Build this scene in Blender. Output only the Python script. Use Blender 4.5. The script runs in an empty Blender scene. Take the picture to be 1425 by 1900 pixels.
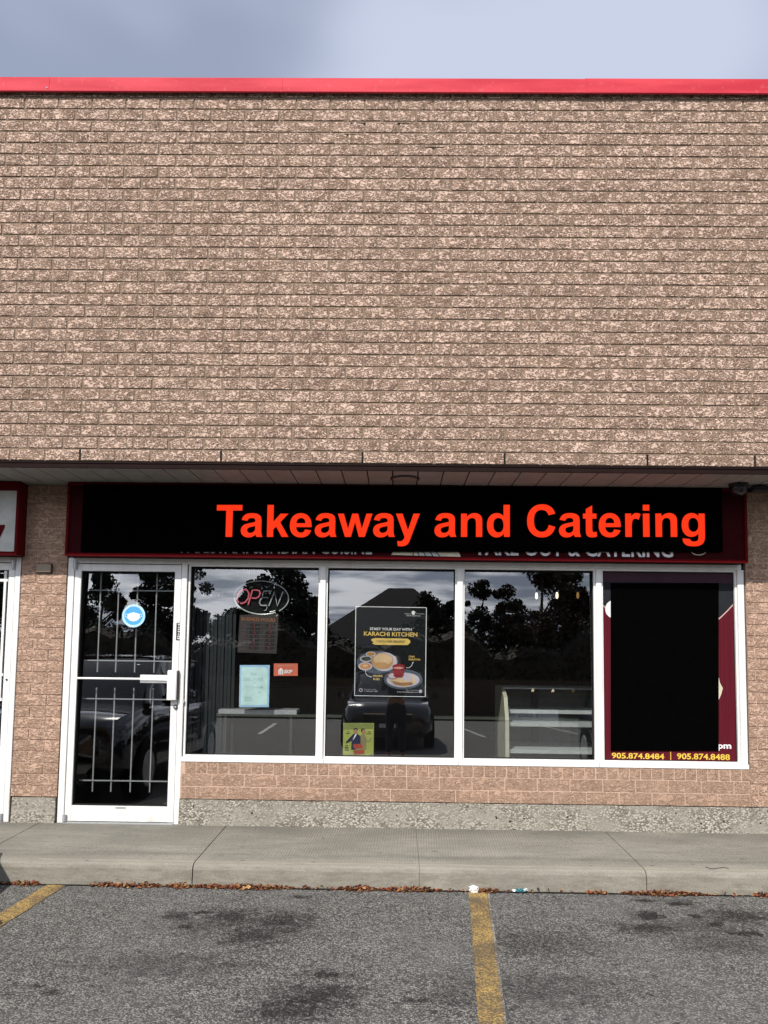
import bpy, bmesh, math, random
import numpy as np
from mathutils import Vector, Matrix

random.seed(7)
RNG = np.random.default_rng(7)
SC = bpy.context.scene
COL = SC.collection

# ------------------------------------------------------------------ camera
FPX, PITCH, YAW, ROLL, EYE, CX, CY, CAMD = 1411.68, .0769, -.0118, .0121, 1.6557, 720.93, 1087.7, 6.4
_c, _s = math.cos(YAW), math.sin(YAW)
_cp, _sp = math.cos(PITCH), math.sin(PITCH)
_cr, _sr = math.cos(ROLL), math.sin(ROLL)
_ex = Vector((_c, -_s, 0)); _ey = Vector((_s, _c, 0)); _ez = Vector((0, 0, 1))
_fw = _cp * _ey + _sp * _ez
_up = -_sp * _ey + _cp * _ez
R_ = _cr * _ex + _sr * _up
U_ = -_sr * _ex + _cr * _up
cam = bpy.data.cameras.new('camera')
cam.sensor_fit = 'HORIZONTAL'; cam.sensor_width = 36
cam.lens = FPX / 1425 * 36
cam.shift_x = (712.5 - CX) / 1425
cam.shift_y = (CY - 950) / 1425
cam.clip_start = .02; cam.clip_end = 600
camo = bpy.data.objects.new('camera', cam); COL.objects.link(camo)
M = Matrix((R_, U_, -_fw)).transposed().to_4x4()
M.translation = Vector((0, -CAMD, EYE))
camo.matrix_world = M
SC.camera = camo

# ------------------------------------------------------------------ sun and sky
SUN_AZ = math.radians(20)                 # the sun stands behind the camera, 20 degrees to the left
SUN_EL = math.radians(45.4)
SDIR = Vector((-math.sin(SUN_AZ) * math.cos(SUN_EL), -math.cos(SUN_AZ) * math.cos(SUN_EL), math.sin(SUN_EL)))
sl = bpy.data.lights.new('sun', 'SUN'); sl.energy = 4.9; sl.angle = math.radians(.55); sl.color = (1, .955, .89)
so = bpy.data.objects.new('sun', sl); COL.objects.link(so)
so.rotation_euler = (-SDIR).to_track_quat('-Z', 'Y').to_euler()

W = bpy.data.worlds.new('World'); SC.world = W; W.use_nodes = True
def world():
    nt = W.node_tree; nt.nodes.clear(); N = nt.nodes.new; L = nt.links.new
    out = N('ShaderNodeOutputWorld'); bg = N('ShaderNodeBackground'); bg.inputs[1].default_value = 0.1
    L(bg.outputs[0], out.inputs[0])
    sky = N('ShaderNodeTexSky'); sky.sky_type = 'NISHITA'; sky.sun_disc = False
    sky.sun_elevation = SUN_EL; sky.sun_rotation = math.atan2(SDIR.x, SDIR.y)
    sky.altitude = 200; sky.air_density = 1.0; sky.dust_density = 1.2; sky.ozone_density = 1.6
    tc = N('ShaderNodeTexCoord')
    sep = N('ShaderNodeSeparateXYZ'); L(tc.outputs['Generated'], sep.inputs[0])
    def math_(op, a, b=None, c=None, clamp=False):
        n = N('ShaderNodeMath'); n.operation = op; n.use_clamp = clamp
        for i, v in enumerate((a, b, c)):
            if v is None: continue
            if isinstance(v, (int, float)): n.inputs[i].default_value = v
            else: L(v, n.inputs[i])
        return n.outputs[0]
    zz = math_('ADD', math_('MAXIMUM', sep.outputs[2], 0.0), .16)
    comb = N('ShaderNodeCombineXYZ')
    L(math_('DIVIDE', sep.outputs[0], zz), comb.inputs[0]); L(math_('DIVIDE', sep.outputs[1], zz), comb.inputs[1])
    n1 = N('ShaderNodeTexNoise'); n1.inputs['Scale'].default_value = .9; n1.inputs['Detail'].default_value = 7
    n1.inputs['Roughness'].default_value = .58; n1.inputs['Distortion'].default_value = .25
    L(comb.outputs[0], n1.inputs['Vector'])
    n2 = N('ShaderNodeTexNoise'); n2.inputs['Scale'].default_value = 2.6; n2.inputs['Detail'].default_value = 8
    mp = N('ShaderNodeMapping'); mp.inputs['Location'].default_value = (3.1, .7, 2.2); mp.inputs['Scale'].default_value = (.8, 1.3, 1)
    L(comb.outputs[0], mp.inputs[0]); L(mp.outputs[0], n2.inputs['Vector'])
    cov = N('ShaderNodeMapRange'); cov.interpolation_type = 'SMOOTHSTEP'
    cov.inputs[1].default_value = .24; cov.inputs[2].default_value = .50
    L(n1.outputs[0], cov.inputs[0])
    lum = N('ShaderNodeMapRange'); lum.interpolation_type = 'SMOOTHSTEP'
    lum.inputs[1].default_value = .40; lum.inputs[2].default_value = .60
    L(n2.outputs[0], lum.inputs[0])
    # broken cumulus low down, a thin smooth veil higher up
    veil = N('ShaderNodeMapRange'); veil.interpolation_type = 'SMOOTHSTEP'; veil.inputs[1].default_value = .30; veil.inputs[2].default_value = .52
    L(sep.outputs[2], veil.inputs[0])
    n3 = N('ShaderNodeTexNoise'); n3.inputs['Scale'].default_value = 1.5; n3.inputs['Detail'].default_value = 3; n3.inputs['Roughness'].default_value = .45
    mp3 = N('ShaderNodeMapping'); mp3.inputs['Location'].default_value = (.4, 2.7, 0); L(comb.outputs[0], mp3.inputs[0]); L(mp3.outputs[0], n3.inputs['Vector'])
    vc = N('ShaderNodeMapRange'); vc.interpolation_type = 'SMOOTHSTEP'
    for i_, v_ in enumerate((.34, .60, .44, .93)): vc.inputs[i_ + 1].default_value = v_
    L(n3.outputs[0], vc.inputs[0])
    ramp = N('ShaderNodeMix'); ramp.data_type = 'RGBA'
    ramp.inputs[6].default_value = (2.2, 2.5, 3.3, 1); ramp.inputs[7].default_value = (8.6, 8.8, 9.4, 1)
    L(lum.outputs[0], ramp.inputs[0])
    # cloud lit from behind is brighter towards the sun
    dot = N('ShaderNodeVectorMath'); dot.operation = 'DOT_PRODUCT'; dot.inputs[1].default_value = SDIR
    L(tc.outputs['Generated'], dot.inputs[0])
    fwd = math_('MULTIPLY_ADD', math_('POWER', math_('MAXIMUM', dot.outputs['Value'], 0.0), 3.0), 3.9, 1.0)
    sc_ = N('ShaderNodeVectorMath'); sc_.operation = 'SCALE'; L(ramp.outputs[2], sc_.inputs[0]); L(fwd, sc_.inputs['Scale'])
    mix = N('ShaderNodeMix'); mix.data_type = 'RGBA'
    vm = N('ShaderNodeMix'); vm.data_type = 'RGBA'; L(veil.outputs[0], vm.inputs[0]); L(sc_.outputs[0], vm.inputs[6]); vm.inputs[7].default_value = (6.3, 6.85, 8.5, 1)
    cm = N('ShaderNodeMix'); cm.data_type = 'FLOAT'; L(veil.outputs[0], cm.inputs[0]); L(math_('MULTIPLY', cov.outputs[0], .88), cm.inputs[2]); L(vc.outputs[0], cm.inputs[3])
    L(cm.outputs[0], mix.inputs[0]); L(sky.outputs[0], mix.inputs[6]); L(vm.outputs[2], mix.inputs[7])
    L(mix.outputs[2], bg.inputs[0])
world()
SC.view_settings.view_transform = 'Standard'; SC.view_settings.look = 'None'
SC.view_settings.exposure = 0; SC.view_settings.gamma = 1; SC.view_settings.use_curve_mapping = False
SC.render.engine = 'CYCLES'
SC.cycles.max_bounces = 8; SC.cycles.transparent_max_bounces = 16; SC.cycles.caustics_reflective = False
SC.cycles.caustics_refractive = False
SC.cycles.sample_clamp_indirect = 6
SC.cycles.use_denoising = True

# ------------------------------------------------------------------ measuring: where a line of sight of the survey photograph meets a plane
def ray(px, py):
    qx, qy = px - CX, py - CY
    x = (_cr * qx + _sr * qy) / FPX; u = -(-_sr * qx + _cr * qy) / FPX
    return _ex * x + _up * u + _fw
def P(px, py, Y):                        # -> X, Z on the upright plane y = Y
    r = ray(px, py); t = (Y + CAMD) / r.y
    return t * r.x, EYE + t * r.z
def G(px, py, Z=0.0):                    # -> X, Y on the level plane z = Z
    r = ray(px, py); t = (Z - EYE) / r.z
    return t * r.x, -CAMD + t * r.y
def REF(px, py, d):                      # where a thing mirrored in the panes stands, d metres in front of them
    r = ray(px, py - 66); t = (d + CAMD) / r.y
    return t * r.x, EYE + t * r.z

# ------------------------------------------------------------------ materials
MATS = {}
class NT:
    def __init__(s, name):
        s.m = bpy.data.materials.new(name); s.m.use_nodes = True; s.t = s.m.node_tree; s.t.nodes.clear()
        s.out = s.n('ShaderNodeOutputMaterial')
    def n(s, typ, **kw):
        o = s.t.nodes.new(typ)
        for k, v in kw.items():
            if k[0] == 'i' and k[1:].isdigit(): s.put(o.inputs[int(k[1:])], v)
            else: setattr(o, k, v)
        return o
    def put(s, inp, v):
        if isinstance(v, bpy.types.NodeSocket): s.t.links.new(v, inp)
        elif isinstance(v, bpy.types.Node): s.t.links.new(v.outputs[0], inp)
        elif v is not None:
            if isinstance(v, (tuple, list)) and len(v) == 3 and inp.type == 'RGBA': v = (*v, 1)
            inp.default_value = v
    def math(s, op, a, b=0.0, c=0.0, clamp=False):
        o = s.n('ShaderNodeMath', operation=op, use_clamp=clamp); s.put(o.inputs[0], a); s.put(o.inputs[1], b); s.put(o.inputs[2], c)
        return o.outputs[0]
    def noise(s, vec, scale, detail=3, rough=.5, dist=0.0):
        o = s.n('ShaderNodeTexNoise'); s.put(o.inputs['Vector'], vec)
        for k, v in (('Scale', scale), ('Detail', detail), ('Roughness', rough), ('Distortion', dist)): o.inputs[k].default_value = v
        return o.outputs[0]
    def step(s, v, a, b, lo=0.0, hi=1.0):
        o = s.n('ShaderNodeMapRange', interpolation_type='SMOOTHSTEP'); s.put(o.inputs[0], v)
        for i, x in enumerate((a, b, lo, hi)): s.put(o.inputs[i + 1], x)
        return o.outputs[0]
    def mix(s, f, a, b, bt='MIX'):
        o = s.n('ShaderNodeMix', data_type='RGBA', blend_type=bt); s.put(o.inputs[0], f); s.put(o.inputs[6], a); s.put(o.inputs[7], b)
        return o.outputs[2]
    def map(s, vec, scale=(1, 1, 1), loc=(0, 0, 0), rot=(0, 0, 0)):
        o = s.n('ShaderNodeMapping'); s.put(o.inputs[0], vec); o.inputs['Scale'].default_value = scale
        o.inputs['Location'].default_value = loc; o.inputs['Rotation'].default_value = rot
        return o.outputs[0]
    def pos(s): return s.n('ShaderNodeNewGeometry').outputs['Position']
    def sep(s, v):
        o = s.n('ShaderNodeSeparateXYZ'); s.put(o.inputs[0], v); return o.outputs
    def bump(s, h, dist, strength=1.0):
        o = s.n('ShaderNodeBump'); s.put(o.inputs['Height'], h); o.inputs['Distance'].default_value = dist
        o.inputs['Strength'].default_value = strength; return o.outputs[0]
    def bsdf(s, col, rough=.6, metal=0.0, normal=None, spec=.5, emit=None, estr=0.0, coat=0.0):
        b = s.n('ShaderNodeBsdfPrincipled'); s.put(b.inputs['Base Color'], col); s.put(b.inputs['Roughness'], rough)
        b.inputs['Metallic'].default_value = metal; b.inputs['Specular IOR Level'].default_value = spec
        if coat: b.inputs['Coat Weight'].default_value = coat; b.inputs['Coat Roughness'].default_value = .03
        if normal is not None: s.put(b.inputs['Normal'], normal)
        if emit: s.put(b.inputs['Emission Color'], emit); b.inputs['Emission Strength'].default_value = estr
        s.put(s.out.inputs[0], b); return s.m

def plain(name, col, rough=.6, metal=0.0, var=.12, scale=9.0, spec=.5, coat=0.0, bump=0.0):
    if name in MATS: return MATS[name]
    t = NT(name); p = t.pos()
    n = t.noise(p, scale, 5, .6)
    c = t.mix(t.step(n, .3, .7), tuple(x * (1 - var) for x in col), tuple(min(1, x * (1 + var * .6)) for x in col))
    nb = t.bump(t.noise(p, scale * 14, 3), bump) if bump else None
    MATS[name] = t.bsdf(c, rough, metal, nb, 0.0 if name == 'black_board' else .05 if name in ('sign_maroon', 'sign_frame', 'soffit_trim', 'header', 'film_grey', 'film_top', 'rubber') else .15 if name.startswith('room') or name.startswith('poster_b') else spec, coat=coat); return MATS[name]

BC, BL, BZ0, BX0 = .0934, .2670, 3.0123, -2.944     # brick course, length, first bed, first joint
def brick_mat(name, dark, light, mid, contrast=1.0, bz=BZ0, bx=BX0, bumpd=.008, nsc=36):
    t = NT(name); p = t.pos(); x, y, z = t.sep(p)
    row = t.math('FLOOR', t.math('DIVIDE', t.math('SUBTRACT', z, bz), BC))
    odd = t.math('MODULO', t.math('ABSOLUTE', row), 2)
    colm = t.math('FLOOR', t.math('ADD', t.math('DIVIDE', t.math('SUBTRACT', x, bx), BL), t.math('MULTIPLY', odd, .5)))
    cv = t.n('ShaderNodeCombineXYZ'); t.put(cv.inputs[0], colm); t.put(cv.inputs[1], row)
    wn = t.n('ShaderNodeTexWhiteNoise', noise_dimensions='2D'); t.put(wn.inputs['Vector'], cv.outputs[0])
    off = t.n('ShaderNodeVectorMath', operation='SCALE'); t.put(off.inputs[0], wn.outputs['Color']); off.inputs['Scale'].default_value = 9.0
    add = t.n('ShaderNodeVectorMath', operation='ADD'); t.put(add.inputs[0], t.map(p, (1, 1, 1.7))); t.put(add.inputs[1], off.outputs[0])
    v = add.outputs[0]
    n = t.noise(v, nsc, 3.0, .55, 1.5)
    big = t.noise(v, 9, 2, .5, .3)
    tone = t.math('ADD', n, t.math('MULTIPLY', t.math('SUBTRACT', big, .5), .22))
    plate = t.step(tone, .47, .54)
    crack = t.step(t.math('ABSOLUTE', t.math('SUBTRACT', n, .475)), .0, .042)
    fine = t.noise(p, 240, 2, .6)
    c = t.mix(plate, mid, light)
    c = t.mix(t.math('MULTIPLY', t.math('SUBTRACT', 1.0, crack), 1.0 * contrast), c, dark)
    c = t.mix(t.math('MULTIPLY', t.step(fine, .3, .7), .3), c, dark)
    tint = t.mix(wn.outputs['Value'], (.93, .92, .91), (1.05, 1.04, 1.03))
    c = t.mix(1.0, c, tint, 'MULTIPLY')
    hue = t.noise(p, .8, 2)
    c = t.mix(t.math('MULTIPLY', t.step(hue, .35, .7), .10), c, (.32, .23, .16))
    h = t.math('ADD', t.math('MULTIPLY', plate, .6), t.math('ADD', t.math('MULTIPLY', n, .9), t.math('MULTIPLY', fine, .12)))
    h = t.math('SUBTRACT', h, t.math('MULTIPLY', t.math('SUBTRACT', 1.0, crack), .35))
    return t.bsdf(c, .88, 0, t.bump(h, bumpd), .25)
MATS['brick_upper'] = brick_mat('brick_upper', (.145, .088, .060), (.74, .545, .44), (.375, .252, .180))
MATS['brick_lower'] = brick_mat('brick_lower', (.27, .165, .115), (.60, .415, .315), (.46, .305, .22), .45, nsc=22, bumpd=.006)
MATS['brick_cut'] = brick_mat('brick_cut', (.26, .165, .115), (.48, .325, .24), (.40, .265, .19), .3, nsc=26, bumpd=.004)

def mortar(name, col):
    t = NT(name); p = t.pos()
    n = t.noise(p, 60, 4, .7); b = t.noise(p, 1.4, 3)
    c = t.mix(t.step(n, .3, .7), tuple(v * .78 for v in col), col)
    c = t.mix(t.math('MULTIPLY', t.step(b, .4, .7), .35), c, tuple(v * .7 for v in col))
    MATS[name] = t.bsdf(c, .95, 0, t.bump(n, .004), .2)
mortar('mortar_upper', (.275, .203, .145)); mortar('mortar_lower', (.66, .47, .36))

def concrete():
    t = NT('concrete_slab'); p = t.pos(); x, y, z = t.sep(p)
    big = t.noise(t.map(p, (1, 2.2, 1)), 1.6, 4, .6); mid = t.noise(t.map(p, (.35, 2.5, 1)), 11, 5, .65); fine = t.noise(p, 190, 3, .7)
    c = t.mix(t.step(big, .3, .7), (.208, .196, .163), (.318, .300, .250))
    c = t.mix(t.math('MULTIPLY', t.step(mid, .35, .75), .45), c, (.115, .108, .092))
    c = t.mix(t.math('MULTIPLY', t.step(fine, .45, .60), .45), c, (.41, .395, .35))
    c = t.mix(t.math('MULTIPLY', t.step(t.noise(p, 75, 5, .75), .50, .36), .5), c, (.10, .096, .082))
    gum = t.n('ShaderNodeTexVoronoi'); t.put(gum.inputs['Vector'], p); gum.inputs['Scale'].default_value = 5.5
    gs = t.math('MULTIPLY', t.step(gum.outputs['Distance'], .085, .06), t.step(t.sep(gum.outputs['Color'])[0], .70, .72))
    c = t.mix(t.math('MULTIPLY', gs, .55), c, (.07, .066, .058))
    c = t.mix(t.math('MULTIPLY', t.step(fine, .58, .40), .0), c, (.1, .1, .1))
    # trowelled kerb edge is smoother and paler; dirt gathers at the foot of the wall
    edge = t.step(y, -.93, -1.0)
    c = t.mix(t.math('MULTIPLY', edge, .35), c, (.31, .29, .235))
    lip = t.math('MULTIPLY', t.step(t.math('ABSOLUTE', t.math('ADD', y, 1.03)), .028, .004), t.step(t.noise(t.map(p, (1.2, 9, 9)), 5, 5, .7), .38, .6))
    c = t.mix(t.math('MULTIPLY', lip, .55), c, (.42, .385, .30))  # streaky pale highlight painted along the kerb edge
    rust = t.math('MULTIPLY', t.step(y, -1.07, -1.095), t.step(t.noise(t.map(p, (1, 1, 4)), 7, 5, .7), .42, .62)); c = t.mix(t.math('MULTIPLY', rust, .4), c, (.15, .12, .085))
    dirt = t.math('MULTIPLY', t.step(y, -.40, -.05), t.step(t.noise(p, 2.3, 3), .3, .62))
    c = t.mix(t.math('MULTIPLY', dirt, .65), c, (.12, .115, .10))
    band = t.math('MULTIPLY', t.step(t.math('ABSOLUTE', t.math('ADD', y, .86)), .07, .0), t.step(t.noise(t.map(p, (.5, 1, 1)), 3.1, 3), .35, .6))
    c = t.mix(t.math('MULTIPLY', band, .45), c, (.13, .125, .11))
    # small dark specks and twigs
    sp = t.n('ShaderNodeTexVoronoi'); t.put(sp.inputs['Vector'], t.map(p, (.32, 1, 1), rot=(0, 0, .3))); sp.inputs['Scale'].default_value = 9
    c = t.mix(t.math('MULTIPLY', t.step(sp.outputs['Distance'], .075, .04), .8), c, (.05, .045, .04))
    w = t.n('ShaderNodeTexWave', wave_type='BANDS', bands_direction='X', wave_profile='SIN'); t.put(w.inputs['Vector'], t.map(p, (1, .25, 1), rot=(0, 0, .10)))
    w.inputs['Scale'].default_value = 16; w.inputs['Distortion'].default_value = 2.2; w.inputs['Detail'].default_value = 3; w.inputs['Detail Scale'].default_value = 2.5
    broom = t.math('MULTIPLY', w.outputs['Fac'], t.math('SUBTRACT', 1.0, edge))
    c = t.mix(t.math('MULTIPLY', t.math('SUBTRACT', 1.0, w.outputs['Fac']), t.math('MULTIPLY', t.step(y, -.75, -.1), .5)), c, (.115, .107, .088))
    h = t.math('ADD', t.math('MULTIPLY', broom, .5), t.math('MULTIPLY', fine, .6))
    MATS['concrete'] = t.bsdf(c, .9, 0, t.bump(h, .005), .3)
    t = NT('plinth_concrete'); p = t.pos()
    v = t.n('ShaderNodeTexVoronoi'); t.put(v.inputs['Vector'], t.map(p, (1, 1, 1.35))); v.inputs['Scale'].default_value = 62; v.inputs['Randomness'].default_value = 1
    fine = t.noise(p, 130, 4, .7); mask = t.step(t.noise(t.map(p, (1, 1, 1.6)), 3.2, 6, .72), .30, .62)
    peb = t.mix(t.step(v.outputs['Color'], .2, .8), (.25, .225, .18), (.52, .49, .42))
    skin = t.mix(t.step(fine, .3, .7), (.25, .232, .195), (.34, .32, .27))
    c = t.mix(mask, skin, peb)
    pit = t.math('MULTIPLY', t.step(v.outputs['Distance'], .46, .62), mask)
    c = t.mix(t.math('MULTIPLY', pit, .6), c, (.06, .05, .04))
    hole = t.step(t.noise(p, 26, 2, .4), .71, .76)
    c = t.mix(hole, c, (.03, .026, .02))
    h = t.math('ADD', t.math('MULTIPLY', t.math('SUBTRACT', 1.0, v.outputs['Distance']), t.math('MULTIPLY', mask, .9)), t.math('MULTIPLY', fine, .3))
    h = t.math('SUBTRACT', h, hole)
    MATS['plinth'] = t.bsdf(c, .95, 0, t.bump(h, .007), .2)
concrete()

STAINS = [(430, 1702, .20, .10), (330, 1700, .12, .05), (375, 1718, .3, .08), (520, 1712, .22, .12), (470, 1735, .2, .1), (560, 1665, .08, .02),
          (1196, 1698, .10, .05), (1262, 1676, .14, .035), (1195, 1671, .09, .025), (1290, 1716, .34, .1), (1375, 1702, .25, .08), (1380, 1732, .12, .03),
          (1340, 1750, .3, .09), (1200, 1722, .2, .06), (600, 1808, .13, .03), (590, 1850, .22, .09), (540, 1875, .2, .07), (780, 1855, .08, .02),
          (100, 1842, .05, .02), (68, 1830, .05, .012), (182, 1829, .04, .012), (230, 1640, .05, .01), (1280, 1620, .0, .0), (1000, 1750, .35, .12), (980, 1835, .5, .12), (300, 1790, .4, .1)]
def asphalt():
    t = NT('asphalt'); p = t.pos()
    v = t.n('ShaderNodeTexVoronoi'); t.put(v.inputs['Vector'], p); v.inputs['Scale'].default_value = 105
    v2 = t.n('ShaderNodeTexVoronoi'); t.put(v2.inputs['Vector'], t.map(p, (1, 1, 1), (3, 1, 0))); v2.inputs['Scale'].default_value = 42
    big = t.noise(p, .9, 5, .6); mid = t.noise(t.map(p, (.55, 1.2, 1)), 9, 6, .7); fine = t.noise(p, 85, 4, .75)
    sv = t.sep(v.outputs['Color'])[0]
    c = t.mix(t.step(sv, .05, .95), (.096, .095, .087), (.40, .392, .362))
    c = t.mix(t.math('MULTIPLY', t.step(t.sep(v2.outputs['Color'])[1], .72, .95), .4), c, (.40, .385, .355))
    c = t.mix(t.math('MULTIPLY', t.step(v.outputs['Distance'], .40, .62), .8), c, (.035, .034, .033))
    c = t.mix(t.math('MULTIPLY', t.step(fine, .38, .60), .42), (.040, .039, .038), c) if False else c
    c = t.mix(t.math('MULTIPLY', t.step(fine, .52, .34), .6), c, (.045, .043, .042))
    c = t.mix(t.math('MULTIPLY', t.step(mid, .40, .66), .42), c, (.060, .058, .054))
    c = t.mix(t.math('MULTIPLY', t.step(big, .35, .65), .28), c, (.19, .185, .178))
    fk = t.n('ShaderNodeTexVoronoi'); t.put(fk.inputs['Vector'], t.map(p, (1, 1, 1), rot=(0, 0, .5))); fk.inputs['Scale'].default_value = 15
    fd = t.math('ADD', fk.outputs['Distance'], t.math('MULTIPLY', t.math('SUBTRACT', t.noise(p, 40, 3, .6), .5), .35))
    sel = t.step(t.sep(fk.outputs['Color'])[2], .72, .76)
    c = t.mix(t.math('MULTIPLY', t.math('MULTIPLY', t.step(fd, .24, .12), sel), .75), c, (.028, .027, .026))
    cr = t.math('ABSOLUTE', t.math('SUBTRACT', t.noise(p, 1.1, 6, .62, .6), .5))
    cmask = t.step(t.noise(p, .7, 2), .5, .6)
    c = t.mix(t.math('MULTIPLY', t.math('MULTIPLY', t.step(cr, .006, .002), cmask), .6), c, (.03, .03, .028))
    # oil stains left by parked cars, each where it lies on the lot
    wob = t.noise(p, 5, 4, .6); dv = t.n('ShaderNodeVectorMath', operation='SCALE')
    t.put(dv.inputs[0], t.n('ShaderNodeTexNoise', i0=p).outputs['Color'] if False else wob); dv.inputs['Scale'].default_value = 1
    x, y, z = t.sep(p)
    n2 = t.noise(p, 13, 9, .78)
    acc = None
    for i, (px, py, sx, sy) in enumerate(STAINS):
        if sx == 0: continue
        gx, gy = G(px, py)
        ax = t.math('DIVIDE', t.math('SUBTRACT', x, gx), sx); ay = t.math('DIVIDE', t.math('SUBTRACT', y, gy), sy * 1.7)
        r = t.math('SQRT', t.math('ADD', t.math('MULTIPLY', ax, ax), t.math('MULTIPLY', ay, ay)))
        r = t.math('ADD', r, t.math('MULTIPLY', t.math('SUBTRACT', n2, .5), 5.5))
        big_ = sx > .25
        k = t.step(r, 1.5, .2, 0.0, .50 if big_ else .88)
        acc = k if acc is None else t.math('MAXIMUM', acc, k)
    for px, py, sx, sy in ((428, 1700, .085, .035), (1205, 1699, .10, .04), (1385, 1733, .11, .022), (1262, 1677, .10, .018), (1195, 1671, .07, .015), (528, 1714, .06, .03), (375, 1693, .05, .02), (602, 1809, .10, .014), (345, 1720, .05, .02), (1290, 1700, .05, .02), (1330, 1716, .06, .02), (1410, 1703, .06, .02), (570, 1858, .10, .02)):
        gx, gy = G(px, py); ax = t.math('DIVIDE', t.math('SUBTRACT', x, gx), sx); ay = t.math('DIVIDE', t.math('SUBTRACT', y, gy), sy * 1.7)
        rr = t.math('ADD', t.math('SQRT', t.math('ADD', t.math('MULTIPLY', ax, ax), t.math('MULTIPLY', ay, ay))), t.math('MULTIPLY', t.math('SUBTRACT', n2, .5), 4.0))
        acc = t.math('MAXIMUM', acc, t.step(rr, 1.15, .75, 0.0, .95))
    acc = t.math('MULTIPLY', acc, t.step(sv, 1.1, .6, .6, 1.0))
    c = t.mix(acc, c, (.014, .0125, .0115))
    crackn = t.math('ABSOLUTE', t.math('SUBTRACT', t.noise(p, .55, 3, .5, .4), .5))
    h = t.math('ADD', t.math('MULTIPLY', t.math('SUBTRACT', 1.0, v.outputs['Distance']), .8), t.math('MULTIPLY', fine, .8))
    MATS['asphalt'] = t.bsdf(c, .86, 0, t.bump(h, .006), .3)
    # yellow line paint, worn through to the stones
    for nm, a, b in (('line_paint', (.52, .35, .12), (.37, .24, .085)), ('chalk_paint', (.42, .40, .38), (.25, .24, .23))):
        t = NT(nm); p = t.pos(); v = t.n('ShaderNodeTexVoronoi'); t.put(v.inputs['Vector'], p); v.inputs['Scale'].default_value = 105
        n = t.noise(p, 70, 4, .75); b2 = t.noise(p, 4, 4, .6)
        c = t.mix(t.step(b2, .35, .65), a, b)
        wear = t.step(t.math('ADD', n, t.math('MULTIPLY', b2, .5)), .66, .82, 0, .85)
        c = t.mix(wear, c, (.10, .09, .075)); c = t.mix(t.math('MULTIPLY', t.step(v.outputs['Distance'], .45, .62), .6), c, (.12, .08, .03))
        MATS[nm] = t.bsdf(c, .8, 0, t.bump(t.math('ADD', n, v.outputs['Distance']), .004), .3)
asphalt()

def frame_paint():
    t = NT('white_frame'); p = t.pos(); x, y, z = t.sep(p)
    n = t.noise(t.map(p, (1, 1, .25)), 14, 5, .65); d = t.noise(p, 55, 4, .7)
    c = t.mix(t.step(n, .3, .75), (.86, .855, .83), (.76, .75, .72))
    spot = t.math('MULTIPLY', t.step(d, .64, .72), .45)
    low = t.step(z, .75, .15, 0.15, 1.0)
    c = t.mix(t.math('MULTIPLY', spot, low), c, (.22, .17, .12))
    grime = t.math('MULTIPLY', t.step(t.noise(t.map(p, (1, 1, .5)), 6, 6, .7), .52, .68), t.step(z, .62, .2, .10, .55)); c = t.mix(grime, c, (.45, .41, .33))
    MATS['white_frame'] = t.bsdf(c, .38, 0, None, .5)
    t = NT('red_cap'); p = t.pos()
    n = t.noise(t.map(p, (.4, 1, 3)), 3, 4); d = t.noise(p, 30, 3)
    c = t.mix(t.step(n, .3, .7), (.50, .032, .050), (.66, .065, .085))
    c = t.mix(t.math('MULTIPLY', t.step(d, .6, .75), .25), c, (.62, .2, .2))
    MATS['red_cap'] = t.bsdf(c, .6, 0, t.bump(t.noise(t.map(p, (1, 1, .3)), 1.6, 2), .012), .12)
    t = NT('corrugated_maroon'); p = t.pos(); x, y, z = t.sep(p)
    st = t.math('SINE', t.math('MULTIPLY', x, 330)); st2 = t.noise(t.map(p, (30, 1, .15)), 6, 2)
    c = t.mix(t.step(st, -1, 1, 0, .5), (.085, .007, .014), (.105, .011, .020)); c = t.mix(t.math('MULTIPLY', t.step(st2, .5, .62), .5), c, (.13, .018, .026))
    MATS['film_maroon'] = t.bsdf(c, .6, 0, None, .08)
frame_paint()

def glass(name, tint, refl, rough=0.0):
    t = NT(name)
    tr = t.n('ShaderNodeBsdfTransparent'); tr.inputs[0].default_value = (*tint, 1)
    gl = t.n('ShaderNodeBsdfGlossy'); gl.inputs[0].default_value = (1, 1, 1, 1); gl.inputs['Roughness'].default_value = rough
    geo = t.n('ShaderNodeNewGeometry'); dt = t.n('ShaderNodeVectorMath', operation='DOT_PRODUCT')
    t.put(dt.inputs[0], geo.outputs['Normal']); t.put(dt.inputs[1], geo.outputs['Incoming'])
    f = t.math('ADD', refl, t.math('MULTIPLY', t.math('POWER', t.math('SUBTRACT', 1.0, t.math('ABSOLUTE', dt.outputs['Value'])), 5.0), 1 - refl), clamp=True)
    d = t.n('ShaderNodeBsdfDiffuse'); d.inputs[0].default_value = (.5, .5, .48, 1)
    dust = t.math('MULTIPLY', t.step(t.noise(t.map(t.pos(), (1, 1, .4)), 5, 5, .65), .45, .8), .003)
    m = t.n('ShaderNodeMixShader'); t.put(m.inputs[0], f); t.put(m.inputs[1], tr); t.put(m.inputs[2], gl)
    m2 = t.n('ShaderNodeMixShader'); t.put(m2.inputs[0], dust); t.put(m2.inputs[1], m); t.put(m2.inputs[2], d)
    t.put(t.out.inputs[0], m2); MATS[name] = t.m
glass('pane_glass', (.92, .94, .93), .225)
glass('case_glass', (.9, .92, .92), .10)
glass('car_glass', (.12, .13, .14), .10)

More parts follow.
